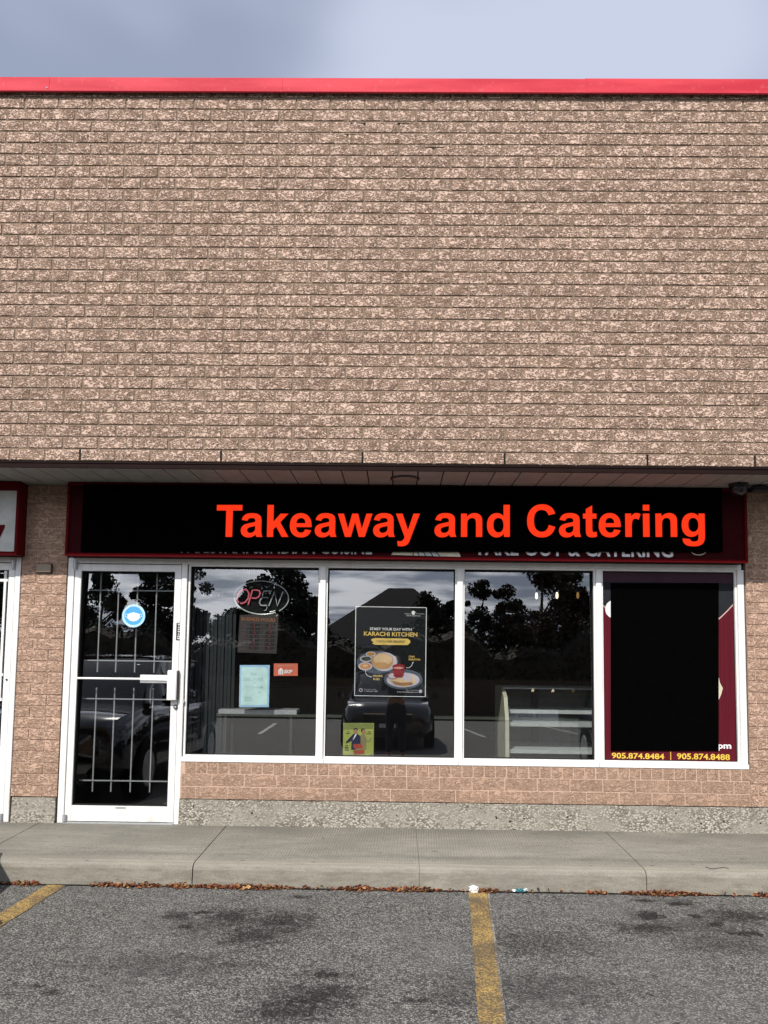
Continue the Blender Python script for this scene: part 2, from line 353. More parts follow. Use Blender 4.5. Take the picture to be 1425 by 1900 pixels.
def emis(name, col, s):
    t = NT(name); MATS[name] = t.bsdf(tuple(c * .15 for c in col), .6, 0, None, .1, col, s)
emis('letter_glow', (1.0, .040, .008), 1.0)  # sign letters given a glow of their own to stay bright in shade
emis('neon_pink', (1.0, .22, .28), .6)
emis('lamp_glow', (1.0, .84, .58), 2.2)
emis('tube_glow', (.9, 1.0, .98), .6)
emis('lamp_amber', (1.0, .55, .2), .35)
for a in [('neon_off', (.5, .54, .53), .25), ('black_board', (.0015, .0015, .0015), .95), ('sign_maroon', (.035, .002, .0035), .6),
          ('sign_frame', (.11, .003, .005), .5), ('sign_white', (.52, .53, .50), .5), ('sign_letter', (.75, .75, .76), .5), ('cream', (.62, .58, .42), .6),
          ('soffit', (.34, .335, .325), .55), ('soffit_trim', (.018, .010, .009), .6), ('dark_metal', (.03, .028, .027), .5), ('lamp_disc', (.26, .25, .21), .5),
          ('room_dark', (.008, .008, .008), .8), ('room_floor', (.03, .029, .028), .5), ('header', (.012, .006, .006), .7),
          ('vent_tan', (.30, .24, .17), .6), ('rubber', (.018, .018, .018), .8), ('caulk', (.10, .075, .055), .9), ('black_plastic', (.012, .012, .013), .35),
          ('paper_blue', (.38, .62, .85), .6), ('paper_mint', (.62, .86, .84), .6), ('print_grey', (.45, .68, .68), .6), ('print_dark', (.05, .07, .08), .6), ('print_soft', (.36, .62, .62), .6),
          ('sticker_orange', (.72, .16, .085), .5), ('print_white', (.85, .85, .85), .5), ('print_black', (.004, .004, .004), .6), ('print_yellow', (.80, .55, .13), .5),
          ('poster_black', (.0055, .007, .008), .5), ('print_bread', (.55, .30, .12), .6), ('print_bread_light', (.72, .50, .28), .6), ('print_plate', (.55, .50, .55), .6), ('print_sauce', (.42, .20, .03), .6),
          ('print_green', (.02, .03, .012), .6), ('print_orange', (.60, .26, .09), .6), ('print_cup', (.26, .008, .018), .45), ('print_tea', (.62, .30, .24), .6), ('print_crust', (.30, .12, .05), .6), ('print_glow', (.07, .09, .12), .6),
          ('poster_lime', (.36, .40, .09), .6), ('poster_lime_dark', (.20, .23, .06), .6), ('print_navy', (.008, .014, .05), .6), ('print_skin', (.36, .20, .12), .6), ('print_hair', (.008, .006, .006), .6),
          ('print_kurta', (.26, .21, .10), .6), ('print_red', (.38, .06, .03), .6), ('print_brown', (.06, .02, .012), .6), ('hours_board', (.035, .027, .026), .5), ('hours_line', (.09, .07, .068), .5), ('hours_red', (.35, .02, .03), .5),
          ('sticker_blue', (.07, .38, .80), .5), ('sticker_pale', (.42, .72, .92), .5), ('film_grey', (.022, .024, .028), .45), ('film_top', (.06, .030, .042), .45), ('film_white', (.75, .78, .80), .45), ('film_pink', (.62, .38, .34), .5),
          ('film_yellow', (.72, .50, .06), .5), ('case_cream', (.50, .49, .38), .5), ('case_white', (.62, .64, .63), .4), ('case_dark', (.02, .03, .04), .4), ('case_back', (.20, .22, .22), .5), ('blind_teal', (.004, .010, .013), .6),
          ('leaf_tan', (.30, .135, .05), .8), ('leaf_rust', (.22, .055, .022), .8), ('leaf_ochre', (.40, .23, .09), .8), ('leaf_dark', (.045, .018, .012), .8), ('tissue', (.85, .84, .82), .8), ('wrapper_teal', (.03, .16, .19), .4),
          ('bark', (.055, .042, .032), .9), ('leaf_green', (.022, .030, .012), .7), ('leaf_autumn', (.045, .024, .012), .7), ('roof_shingle', (.022, .020, .020), .9), ('house_wall', (.20, .13, .10), .9), ('house_trim', (.30, .30, .29), .6), ('fence_wood', (.10, .075, .05), .9),
          ('grass', (.05, .062, .034), .9), ('skin', (.34, .19, .12), .5), ('cloth_black', (.012, .012, .014), .9), ('cloth_denim', (.018, .022, .035), .9), ('hair', (.012, .009, .008), .7),
          ('dome_glass', (.02, .02, .025), .1), ('counter', (.05, .04, .035), .5), ('hull_roof', (.10, .095, .09), .9)]:
    plain(a[0], a[1], a[2])
plain('alu', (.50, .51, .52), .35, .35); plain('steel_bar', (.36, .37, .37), .5, .1); plain('chrome', (.75, .75, .74), .08, 1.0, .03)
plain('paint_black', (.006, .006, .007), .12, 0, .05, coat=1.0); plain('paint_charcoal', (.02, .022, .025), .2, .3, .05, coat=1.0); plain('paint_blue', (.02, .035, .06), .2, .3, .05, coat=1.0)
plain('headlight_glass', (.6, .62, .65), .1, .2)
MT = MATS

# ------------------------------------------------------------------ mesh helpers
def tag(o, label=None, cat=None, group=None, kind=None):
    if label: o['label'] = label
    if cat: o['category'] = cat
    if group: o['group'] = group
    if kind: o['kind'] = kind
    return o
def empty(name, loc=(0, 0, 0), label=None, cat=None, group=None):
    o = bpy.data.objects.new(name, None); COL.objects.link(o); o.location = loc; o.empty_display_size = .1
    return tag(o, label, cat, group)
def origin(o):
    v = Vector((0, 0, 0))
    while o is not None: v = v + Vector(o.location); o = o.parent
    return v
class MB:
    """collects faces in world coordinates; build() links them as one object"""
    def __init__(s): s.v = []; s.f = []; s.fm = []; s.cur = 0
    def add(s, vs, fs):
        b = len(s.v); s.v += [tuple(v) for v in vs]; s.f += [tuple(i + b for i in f) for f in fs]; s.fm += [s.cur] * len(fs); return s
    def box(s, x0, x1, y0, y1, z0, z1):
        vs = [(x, y, z) for x in (x0, x1) for y in (y0, y1) for z in (z0, z1)]
        return s.add(vs, [(0, 1, 3, 2), (4, 6, 7, 5), (0, 4, 5, 1), (2, 3, 7, 6), (0, 2, 6, 4), (1, 5, 7, 3)])
    def quad(s, a, b, c, d): return s.add([a, b, c, d], [(0, 1, 2, 3)])
    def ring(s, pts):                                   # flat polygon
        return s.add(pts, [tuple(range(len(pts)))])
    def prism(s, pts, depth):                           # polygon extruded by a vector
        n = len(pts); d = Vector(depth)
        q = [Vector(p) for p in pts]; vs = q + [p + d for p in q]
        return s.add(vs, [tuple(range(n)), tuple(range(2 * n - 1, n - 1, -1))] + [(i, n + i, n + (i + 1) % n, (i + 1) % n)[::-1] for i in range(n)])
    def disc(s, c, rx, rz, Y, n=28, a0=0, a1=2 * math.pi, depth=0):
        pts = [(c[0] + rx * math.cos(a0 + (a1 - a0) * i / n), Y, c[1] + rz * math.sin(a0 + (a1 - a0) * i / n)) for i in range(n)]
        return s.prism(pts, (0, depth, 0)) if depth else s.ring(pts)
    def cyl(s, p0, p1, r0, r1=None, n=12, cap=True):
        p0, p1 = Vector(p0), Vector(p1); r1 = r0 if r1 is None else r1
        d = (p1 - p0).normalized(); a = d.orthogonal().normalized(); b = d.cross(a)
        vs = []
        for p, r in ((p0, r0), (p1, r1)):
            vs += [p + (a * math.cos(2 * math.pi * i / n) + b * math.sin(2 * math.pi * i / n)) * r for i in range(n)]
        fs = [(i, (i + 1) % n, n + (i + 1) % n, n + i) for i in range(n)]
        if cap: fs += [tuple(range(n))[::-1], tuple(range(n, 2 * n))]
        return s.add(vs, fs)
    def tube(s, pts, r, n=8):
        pts = [Vector(p) for p in pts]; vs = []; m = len(pts); a = None
        for i, p in enumerate(pts):
            d = (pts[min(i + 1, m - 1)] - pts[max(i - 1, 0)]).normalized()
            a = (a - d * a.dot(d)).normalized() if a is not None else d.orthogonal().normalized()
            b = d.cross(a)
            vs += [p + (a * math.cos(2 * math.pi * k / n) + b * math.sin(2 * math.pi * k / n)) * r for k in range(n)]
        fs = [(i * n + k, i * n + (k + 1) % n, (i + 1) * n + (k + 1) % n, (i + 1) * n + k) for i in range(m - 1) for k in range(n)]
        fs += [tuple(range(n))[::-1], tuple(range((m - 1) * n, m * n))]
        return s.add(vs, fs)
    def loft(s, rings, cap=True, closed=True):
        n = len(rings[0]); vs = [p for r in rings for p in r]
        fs = [(i * n + k, i * n + (k + 1) % n, (i + 1) * n + (k + 1) % n, (i + 1) * n + k) for i in range(len(rings) - 1) for k in range(n if closed else n - 1)]
        if cap: fs += [tuple(range(n))[::-1], tuple(range((len(rings) - 1) * n, len(rings) * n))]
        return s.add(vs, fs)
    def build(s, name, mat, parent=None, bevel=0, smooth=False, loc=None):
        me = bpy.data.meshes.new(name)
        o0 = origin(parent) if parent is not None else Vector((0, 0, 0))
        base = Vector(loc) if loc is not None else Vector((0, 0, 0))
        if parent is None and loc is not None: o0 = base
        me.from_pydata([tuple(Vector(v) - o0) for v in s.v], [], s.f)
        for m in (mat if isinstance(mat, (list, tuple)) else [mat]): me.materials.append(MT[m])
        if any(s.fm): me.polygons.foreach_set('material_index', s.fm)
        bm = bmesh.new(); bm.from_mesh(me); bmesh.ops.recalc_face_normals(bm, faces=bm.faces)
        if bevel:
            eds = [e for e in bm.edges if len(e.link_faces) == 2 and e.calc_face_angle(0) > .5]
            bmesh.ops.bevel(bm, geom=eds, offset=bevel, segments=2, affect='EDGES', clamp_overlap=True)
        if smooth:
            for f in bm.faces: f.smooth = True
            for e in bm.edges:
                if len(e.link_faces) == 2 and e.calc_face_angle(0) > .7: e.smooth = False
        bm.to_mesh(me); bm.free()
        o = bpy.data.objects.new(name, me); COL.objects.link(o)
        if parent is not None: o.parent = parent
        elif loc is not None: o.location = loc
        return o
def boxo(name, mat, parent, x0, x1, y0, y1, z0, z1, bevel=0):
    return MB().box(x0, x1, y0, y1, z0, z1).build(name, mat, parent, bevel)
def copy_tree(o, parent=None, **kw):
    c = o.copy(); COL.objects.link(c)
    if parent is not None: c.parent = parent
    for ch in list(o.children): copy_tree(ch, c)
    return c

# flat writing: text is turned into a mesh and fitted between x0..x1 / z0..z1 on an upright plane
def text_verts(body, offset=0.0, shear=0.0, res=3):
    cu = bpy.data.curves.new('txt', 'FONT'); cu.body = body; cu.size = 1; cu.offset = offset; cu.shear = shear; cu.resolution_u = res
    ob = bpy.data.objects.new('txt', cu)
    me = bpy.data.meshes.new_from_object(ob)
    vs = [(v.co.x, v.co.y) for v in me.vertices]; fs = [tuple(p.vertices) for p in me.polygons]
    bpy.data.objects.remove(ob); bpy.data.curves.remove(cu); bpy.data.meshes.remove(me)
    return vs, fs
def fit_on(vs, x0, x1, z0, z1, Y, rot=0.0):
    xs = [v[0] for v in vs]; ys = [v[1] for v in vs]
    ax, bx, ay, by = min(xs), max(xs), min(ys), max(ys)
    out = []
    for x, y in vs:
        X = x0 + (x - ax) / max(1e-6, bx - ax) * (x1 - x0); Z = z0 + (y - ay) / max(1e-6, by - ay) * (z1 - z0)
        out.append((X, Y, Z + (X - x0) * rot))
    return out
def word(body, x0, x1, z0, z1, Y, name, mat, parent, offset=.018, shear=0.0, rot=0.0):
    vs, fs = text_verts(body, offset, shear)
    if not vs: return None
    return MB().add(fit_on(vs, x0, x1, z0, z1, Y, rot), fs).build(name, mat, parent)
def wordpx(body, px0, py0, px1, py1, Y, name, mat, parent, **kw):      # corners: top-left, bottom-right of the lettering
    x0, z1 = P(px0, py0, Y); x1, z0 = P(px1, py1, Y)
    return word(body, x0, x1, z0, z1, Y, name, mat, parent, **kw)

# ------------------------------------------------------------------ brickwork
def brick_mesh(name, L, H, D, mat, seed, nx=5, nz=3, amp=.0035):
    r = random.Random(seed); vs = []; fs = []
    x0, x1, z0, z1 = -L / 2, L / 2, -H / 2, H / 2
    for k in range(nz):
        for i in range(nx):
            e = i in (0, nx - 1) or k in (0, nz - 1)
            x = x0 + (x1 - x0) * i / (nx - 1); z = z0 + (z1 - z0) * k / (nz - 1)
            y = r.uniform(-amp, amp) + (.002 if e else 0)
            if e: x += r.uniform(-.0012, .0012); z += r.uniform(-.0012, .0012)
            vs.append((x, y, z))
    for k in range(nz - 1):
        for i in range(nx - 1):
            a = k * nx + i; fs.append((a, a + 1, a + nx + 1, a + nx))
    border = [i for i in range(nx)] + [k * nx + nx - 1 for k in range(1, nz)] + [(nz - 1) * nx + i for i in range(nx - 2, -1, -1)] + [k * nx for k in range(nz - 2, 0, -1)]
    b = len(vs)
    for i in border: vs.append((vs[i][0], D, vs[i][2]))
    n = len(border)
    for i in range(n):
        j = (i + 1) % n; fs.append((border[j], border[i], b + i, b + j))
    me = bpy.data.meshes.new(name); me.from_pydata(vs, [], fs); me.materials.append(MT[mat])
    return me, np.array(vs), fs
def wall_of_bricks(root, mat, cells, Yf, D, limit=300, variants=7, joint=.0105, amp=.0016):
    """cells: (xc, zc, length, height); the first `limit` (those that show largest) are parts, the rest one joined part"""
    def key(c): return (c[0] - 0) ** 2 + (Yf + CAMD) ** 2 + (c[1] - EYE) ** 2 + (1e3 if not c[4] else 0)
    cells = sorted(cells, key=key)
    cache = {}
    o0 = origin(root); stuffv, stufff = [], []; base = 0
    for i, (xc, zc, L, H, vis) in enumerate(cells):
        q = (round(L, 3), round(H, 3), random.randrange(variants))
        if q not in cache: cache[q] = brick_mesh('brick', L - joint, H - joint, D, mat, hash(q) % 9999, amp=amp)
        me, va, fs = cache[q]
        dy = random.uniform(-.0011, .0007)
        if i < limit and vis:
            o = bpy.data.objects.new('brick', me); COL.objects.link(o); o.parent = root
            o.location = Vector((xc, Yf + dy, zc)) - o0
            o.rotation_euler = (random.uniform(-.004, .004), random.uniform(-.003, .003), random.uniform(-.003, .003))
        else:
            stuffv.append(va + np.array([xc - o0.x, Yf + dy - o0.y, zc - o0.z])); stufff += [tuple(j + base for j in f) for f in fs]; base += len(va)
    if stuffv:
        me = bpy.data.meshes.new('brickwork'); me.from_pydata(np.concatenate(stuffv).tolist(), [], stufff); me.materials.append(MT[mat])
        o = bpy.data.objects.new('brickwork', me); COL.objects.link(o); o.parent = root; o['kind'] = 'stuff'

# upper wall, hung out over the shopfront
YU = -.772
WX0, WX1 = -7.2, 7.2
upper = empty('brick_wall', (0, YU, BZ0), 'tall windowless wall of rough pinkish brown bricks above the shopfront', 'wall')
cells = []
for k in range(0, 32):
    odd = k % 2
    n = -16
    while True:
        xl = BX0 + (n + (.5 if odd else 0)) * BL - .023 * k / 30; n += 1
        if xl > WX1: break
        if xl < WX0: continue
        xc = xl + BL / 2; zc = BZ0 + (k + .5) * BC
        cells.append((xc, zc, BL, BC, abs(xc) < 3.12 and k < 31))
wall_of_bricks(upper, 'brick_upper', cells, YU, .05, joint=.0150)
zt = BZ0 + 32 * BC
boxo('mortar', 'mortar_upper', upper, WX0, WX1, YU + .0078, YU + .20, BZ0 + .002, zt)
for n in (2, 6, 10, 14, 18, 21, -2, 25):                                  # open weep joints in the lowest course
    xj = BX0 + n * BL
    boxo('weep_hole', 'rubber', upper, xj - .0065, xj + .0065, YU + .002, YU + .0079, BZ0 + .006, BZ0 + BC - .004)
# open cracks under a few upper bricks
for px, py, wpx in ((650, 228, 60), (735, 228, 24), (735, 251, 36), (640, 249, 30), (790, 273, 34)):
    x, z = P(px, py, YU)
    boxo('crack', 'rubber', upper, x, x + wpx / 240, YU + .001, YU + .011, z - .004, z + .002)
lint = empty('steel_lintel', (0, YU, BZ0), 'thin dark steel lintel under the lowest course of the upper brick wall', 'lintel')
boxo('flange', 'soffit_trim', lint, WX0, WX1, YU + .006, YU + .19, BZ0 - .014, BZ0 - .002)
boxo('edge_trim', 'soffit_trim', lint, WX0, WX1, YU + .012, YU + .03, BZ0 - .05, BZ0 - .014)

# red metal cap along the top
cap = empty('roof_cap', (0, YU, 5.93), 'bright red sheet metal cap along the top edge of the brick wall', 'roof cap')
capx = [WX0, -2.755, -.955, 1.50, WX1]
jx = [P(90, 160, YU - .03)[0], P(522, 165, YU - .03)[0], P(1085, 165, YU - .03)[0]]
capx = [WX0] + jx + [WX1]
for i in range(4):
    a, b = capx[i] + .0015, capx[i + 1] - .0015
    m = MB(); dz = (0, .0, 0, .004)[i]
    prof = [(-.030, 5.928), (-.038, 5.934), (-.038, 6.045 + dz), (.30, 6.060 + dz), (.30, 6.05), (-.028, 6.035), (-.028, 5.928)]
    pts = [(a, YU + y, z) for y, z in prof]
    m.prism(pts, (b - a, 0, 0)); m.build('cap_sheet', 'red_cap', cap)
for x in jx: boxo('seam', 'red_cap', cap, x - .002, x + .010, YU - .0405, YU - .0365, 5.930, 6.046)
x, z = P(87, 163, YU - .04)
MB().cyl((x, YU - .036, z), (x, YU - .043, z), .010, .006, 10).build('screw', 'chrome', cap)

# soffit
soff = empty('soffit', (0, -.4, 2.975), 'grey brown panelled soffit over the walkway between brick wall and sign', 'soffit')
SW = .1955; x0 = P(632.5, 868, YU + .04)[0]; n0 = math.floor((WX0 - x0) / SW)
xx = x0 + n0 * SW
while xx < WX1:
    MB().box(xx + .005, xx + SW - .005, YU + .035, .06, 2.975, 2.990).build('soffit_panel', 'soffit', soff)
    xx += SW
boxo('backing', 'rubber', soff, WX0, WX1, YU + .032, .06, 2.993, 3.0)
lt = empty('soffit_light', (.047, -.50, 2.97), 'round recessed light in the soffit above the shop sign', 'light')
MB().cyl((.05, -.45, 2.9745), (.05, -.45, 2.962), .118, .112, 28).build('rim', 'dark_metal', lt)
MB().cyl((.05, -.45, 2.962), (.05, -.45, 2.958), .098, .092, 28).build('diffuser', 'lamp_disc', lt)

# ------------------------------------------------------------------ lower walls
YP = -.06
def course_cells(xa, xb, z0, n, bx, H=BC, vis=True, first=0):
    out = []
    for k in range(n):
        zc = z0 + (k + .5) * H; off = bx + (BL / 2 if (k + first) % 2 else 0)
        x = off - math.ceil((off - xa) / BL) * BL
        while x < xb:
            a, b = max(x, xa), min(x + BL, xb)
            if b - a > .03: out.append(((a + b) / 2, zc, round(b - a, 3), H, vis and abs(a) < 3.3))
            x += BL
    return out
PZ0, PZT = .374, 2.972
PN = 28; PH = (PZT - PZ0) / PN
pl_ = empty('brick_pillar', (-2.975, YP, PZ0), 'narrow brick pillar between the two white framed doors', 'pillar')
cl = []
for k in range(PN):
    zc = PZ0 + (k + .5) * PH; s = .135 if k % 2 == 0 else .262
    if k % 2 == 0: segs = [(-3.168, -2.905), (-2.905, -2.778)]
    else: segs = [(-3.168, -3.040), (-3.040, -2.778)]
    for a, b in segs: cl.append(((a + b) / 2, zc, round(b - a, 3), PH, True))
wall_of_bricks(pl_, 'brick_lower', cl, YP, .05, amp=.0014, joint=.009)
boxo('mortar', 'mortar_lower', pl_, -3.162, -2.784, YP + .0085, .30, PZ0 + .004, PZT)
vp = empty('wall_plate', (-2.97, YP, 2.26), 'small tan blank plate fixed to the brick pillar', 'plate')
x0, z1 = P(70, 1047, YP); x1, z0 = P(96, 1062.5, YP)
MB().box(x0, x1, YP - .024, YP - .004, z0, z1).build('cover', 'vent_tan', vp, .003)
boxo('gasket_or_shade', 'rubber', vp, x0 - .004, x1 + .006, YP - .006, YP - .001, z0 - .007, z1 + .004)  # dark backing, wider below and right, stands in for the plate's shaded edges

pr = empty('brick_pillar', (3.9, YP, PZ0), 'brick wall right of the shop window, its top in the shade of the soffit', 'pillar')
cl = course_cells(2.895, 7.2, PZ0, PN, 2.895 + .20, PH)
wall_of_bricks(pr, 'brick_lower', cl, YP, .05, amp=.0014, joint=.008)
boxo('mortar', 'mortar_lower', pr, 2.898, 7.2, YP + .0085, .30, PZ0 + .004, PZT)
pw = empty('brick_pillar', (-6, YP, PZ0), 'brick wall left of the neighbouring shop door, outside the picture', 'pillar')
cl = [(a, b, c, d, False) for a, b, c, d, e in course_cells(-7.2, -4.32, PZ0, PN, -4.32, PH)]
wall_of_bricks(pw, 'brick_lower', cl, YP, .05, amp=.0014)
boxo('mortar', 'mortar_lower', pw, -7.2, -4.325, YP + .0085, .30, PZ0 + .004, PZT)

bk = empty('window_bulkhead', (.55, YP, PZ0), 'low brick wall under the shop windows with a header course on top', 'wall')
cl = course_cells(-1.762, 2.893, PZ0, 2, -1.762 + .12, .1035)
x = -1.735; RW = .0912
while x < 2.885:
    cl.append((x + RW / 2, PZ0 + .207 + .0475, RW, .095, True)); x += RW
wall_of_bricks(bk, 'brick_cut', cl, YP, .05, amp=.0014, joint=.0085)
boxo('mortar', 'mortar_lower', bk, -1.768, 2.893, YP + .0042, .10, PZ0 + .003, PZ0 + .2985)

plin = empty('concrete_plinth', (0, 0, .16), 'rough pitted concrete base under the brick walls', 'plinth')
def plinth_seg(a, b):
    m = MB(); n = int((b - a) / .12) + 2; top = []; bot = []
    rng = random.Random(int(a * 100))
    for i in range(n):
        x = a + (b - a) * i / (n - 1); top.append((x, YP - .002 + rng.uniform(-.003, .003), PZ0 - .004 + rng.uniform(-.003, .003)))
        bot.append((x, YP - .010 + rng.uniform(-.004, .004), .13))
    back_t = [(p[0], .15, PZ0 - .004) for p in top]; back_b = [(p[0], .15, .13) for p in top]
    rings = [[bot[i], top[i], back_t[i], back_b[i]] for i in range(n)]
    m.loft(rings); m.build('plinth_block', 'plinth', plin)
plinth_seg(-3.150, -2.790)
for a, b in ((-1.772, .18), (.1815, 2.20), (2.2015, 4.4), (4.4015, 7.2)): plinth_seg(a, b)
plinth_seg(-7.2, -4.33)

# ------------------------------------------------------------------ shopfront frame and panes
WZ0, WZ1 = .730, 2.296
FX = [-1.744, -.664, -.585, .483, .5636, 1.640, 1.720, 2.815]
fr = empty('shop_window', (.55, 0, .68), 'white aluminium shopfront window of four bays under the black sign', 'window')
YF, YB = -.052, .06
def member(nm, a, b, c, d, yf=YF): return boxo(nm, 'white_frame', fr, a, b, yf, YB, c, d, .0025)
member('sill', -1.768, 2.888, .676, WZ0 - .016, -.062)
member('header', -1.768, 2.866, WZ1 + .018, 2.356)
ms = [(-1.768, -1.760)] + [(FX[i] + .017, FX[i + 1] - .017) for i in (1, 3, 5)] + [(2.832, 2.884)]
member('jamb', 2.833, 2.884, WZ0 - .0155, WZ1 + .0175)
for i in (1, 3, 5): member('mullion', FX[i] + .017, FX[i + 1] - .017, WZ0 - .0155, WZ1 + .0175)
for i in range(4):
    a, b = FX[2 * i], FX[2 * i + 1]
    m = MB()
    for q in ((a - .0165, a - .001, WZ0, WZ1), (b + .001, b + .0165, WZ0, WZ1), (a - .0165, b + .0165, WZ0 - .015, WZ0 - .0005), (a - .0165, b + .0165, WZ1 + .0005, WZ1 + .017)):
        m.box(q[0], q[1], -.030, .05, q[2], q[3])
    m.build('glazing_bead', 'white_frame', fr)
    m = MB()
    for q in ((a - .0015, a + .0035, WZ0, WZ1), (b - .0035, b + .0015, WZ0, WZ1), (a, b, WZ0, WZ0 + .004), (a, b, WZ1 - .009, WZ1)):
        m.box(q[0], q[1], -.008, .045, q[2], q[3])
    m.build('gasket_or_shade', 'rubber', fr)
    if i < 3:
        m = MB().quad((a, .002, WZ0), (b, .002, WZ0), (b, .002 + .0235 * (WZ1 - WZ0), WZ1), (a, .002 + .0235 * (WZ1 - WZ0), WZ1))
        m.build('pane', 'pane_glass', fr)
    else: MB().quad((a, .012, WZ0), (b, .012, WZ0), (b, .012, WZ1), (a, .012, WZ1)).build('pane', 'pane_glass', fr)
for px, py in ((600.5, 1403), (850.5, 1406), (1112.5, 1411)):               # joints in the sill
    x = P(px, py, -.06)[0]; boxo('sill_joint', 'dark_metal', fr, x - .001, x + .001, -.0625, -.0605, .678, .712)
# caulk and shadow gap beside the frame
boxo('caulk', 'caulk', fr, 2.886, 2.8975, -.045, .05, .66, 2.356)
boxo('caulk', 'caulk', fr, 2.884, 2.893, -.050, .04, .655, .672)
hd = boxo('header_wall', 'header', None, -4.32, 2.897, -.02, .12, 2.358, 2.974); tag(hd, kind='structure')

# ------------------------------------------------------------------ doors
def make_door(root, x0, x1, left_hinge=True):
    """white aluminium door: jambs, leaf with pane and bars"""
    jw = .052
    boxo('jamb', 'white_frame', root, x0, x0 + jw, YF, YB, .166, 2.356, .0025)
    boxo('jamb', 'white_frame', root, x1 - .045, x1, YF, YB, .166, 2.356, .0025)
    boxo('door_head', 'white_frame', root, x0 + jw, x1 - .045, YF, YB, 2.312, 2.356, .0025)
    lx0, lx1 = x0 + jw + .005, x1 - .050
    st = .054
    boxo('stile', 'white_frame', root, lx0, lx0 + st, -.045, .012, .180, 2.306, .002)
    boxo('stile', 'white_frame', root, lx1 - st, lx1, -.045, .012, .180, 2.306, .002)
    boxo('rail', 'white_frame', root, lx0 + st + .0005, lx1 - st - .0005, -.044, .012, 2.247, 2.305, .002)
    boxo('rail', 'white_frame', root, lx0 + st + .0005, lx1 - st - .0005, -.044, .012, .181, .306, .002)
    m = MB(); a, b = lx0 + st, lx1 - st
    for q in ((a, a + .008, .306, 2.247), (b - .008, b, .306, 2.247), (a, b, .306, .314), (a, b, 2.239, 2.247)): m.box(q[0], q[1], -.030, .008, q[2], q[3])
    m.build('gasket_or_shade', 'rubber', root)
    MB().quad((a, -.012, .306), (b, -.012, .306), (b, -.012 + .0235 * 1.94, 2.247), (a, -.012 + .0235 * 1.94, 2.247)).build('pane', 'pane_glass', root)
    boxo('threshold', 'alu', root, x0 + jw, x1 - .045, -.07, .05, .158, .176, .003)
    boxo('gap', 'rubber', root, x0 + jw, x0 + jw + .005, -.035, -.01, .18, 2.31); boxo('gap', 'rubber', root, lx1, lx1 + .005, -.035, -.01, .18, 2.31)
    boxo('gap', 'rubber', root, lx0, lx1, -.035, -.01, 2.3065, 2.312)
    hx = lx0 + .005 if left_hinge else lx1 - .012
    m = MB().cyl((hx, -.062, 2.262), (hx, -.062, 2.330), .016, .016, 12); m.box(hx - .018, hx + .018, -.058, -.046, 2.250, 2.338)
    m.build('pivot', 'alu', root)
    m = MB().cyl((hx, -.060, .18), (hx, -.060, .235), .016, .014, 12); m.box(hx - .018, hx + .018, -.056, -.046, .176, .23)
    m.build('pivot', 'alu', root)
    return a, b, lx0, lx1
door = empty('shop_door', (-2.27, 0, .166), 'white framed glass shop door with a metal grille and blue mask sticker', 'door')
ga, gb, lx0, lx1 = make_door(door, -2.775, -1.769)
boxo('caulk', 'caulk', door, -2.784, -2.776, -.044, .05, .17, 2.356)
# grille behind the glass
YG = .075
gx = [P(x, 1350, YG)[0] for x in (176.5, 210.5, 246, 282)]
gzs = [P(240, y, YG)[1] for y in (1096, 1226, 1297, 1448.5)]
for x in gx:
    z_top = P(200, 1063, YG)[1]; z_a = P(200, 1247, YG)[1]; z_b = P(200, 1276, YG)[1]; z_c = P(200, 1469, YG)[1]
    boxo('grille_bar', 'steel_bar', door, x - .0048, x + .0048, YG - .006, YG + .006, z_a, z_top)
    boxo('grille_bar', 'steel_bar', door, x - .0048, x + .0048, YG - .006, YG + .006, z_c, z_b)
for z in gzs: boxo('grille_bar', 'steel_bar', door, ga + .01, gb - .01, YG - .014, YG - .0065, z - .005, z + .005)
# push bar, pull handle and lock
z = P(240, 1259.5, -.03)[1]
MB().cyl((ga + .001, -.040, z), (gb - .001, -.040, z), .009, .009, 12).build('push_bar', 'white_frame', door, smooth=True)
x0, zt_ = P(260, 1252, -.06); x1, zb_ = P(313, 1268, -.06)
boxo('latch_plate', 'white_frame', door, x0, x1, -.062, -.046, zb_ + .02, zt_, .003)
boxo('latch_plate', 'alu', door, x0, x1 + .01, -.060, -.047, zb_, zb_ + .015, .003)
x0, zt_ = P(311.5, 1243.5, -.085); x1, zb_ = P(327, 1299.5, -.085)
boxo('handle_or_shade', 'white_frame', door, x0, x1, -.098, -.046, zb_, zt_, .005)
boxo('handle_or_shade', 'dark_metal', door, x1 + .0005, x1 + .010, -.085, -.046, zb_ + .005, zt_ - .003, .002)  # dark strip standing in for the shadow the handle casts to its right
x, z = P(326, 1311.5, -.05)
m = MB().cyl((x, -.045, z), (x, -.060, z), .020, .018, 20); m.build('lock', 'dark_metal', door, smooth=True)
MB().cyl((x, -.060, z), (x, -.063, z), .009, .009, 14).build('lock', 'alu', door)
x, z = P(340, 1301, -.055); boxo('latch_plate', 'alu', door, x - .006, x + .006, -.0545, -.0515, z - .018, z + .018)
x, z = P(223, 1499, -.05); boxo('mail_label', 'alu', door, x - .042, x + .042, -.0465, -.0445, z - .006, z + .006)
x0, zt_ = P(327.5, 1155.5, -.047); x1, zb_ = P(335.5, 1188, -.047)
st = boxo('hours_strip', 'print_black', None, x0, x1, -.0475, -.0455, zb_, zt_); tag(st, 'small black and white vertical strip sticker on the door stile', 'sticker')
m = MB()
for i, w in enumerate((.8, .3, .6, .5, .7, .35, .55, .85, .85)):
    zz_ = zt_ - .006 - i * (zt_ - zb_ - .01) / 9; c_ = (x0 + x1) / 2; m.box(c_ - .012 * w, c_ + .012 * w, -.0482, -.0477, zz_ - .009, zz_ - .002)
m.build('print', 'print_white', st)

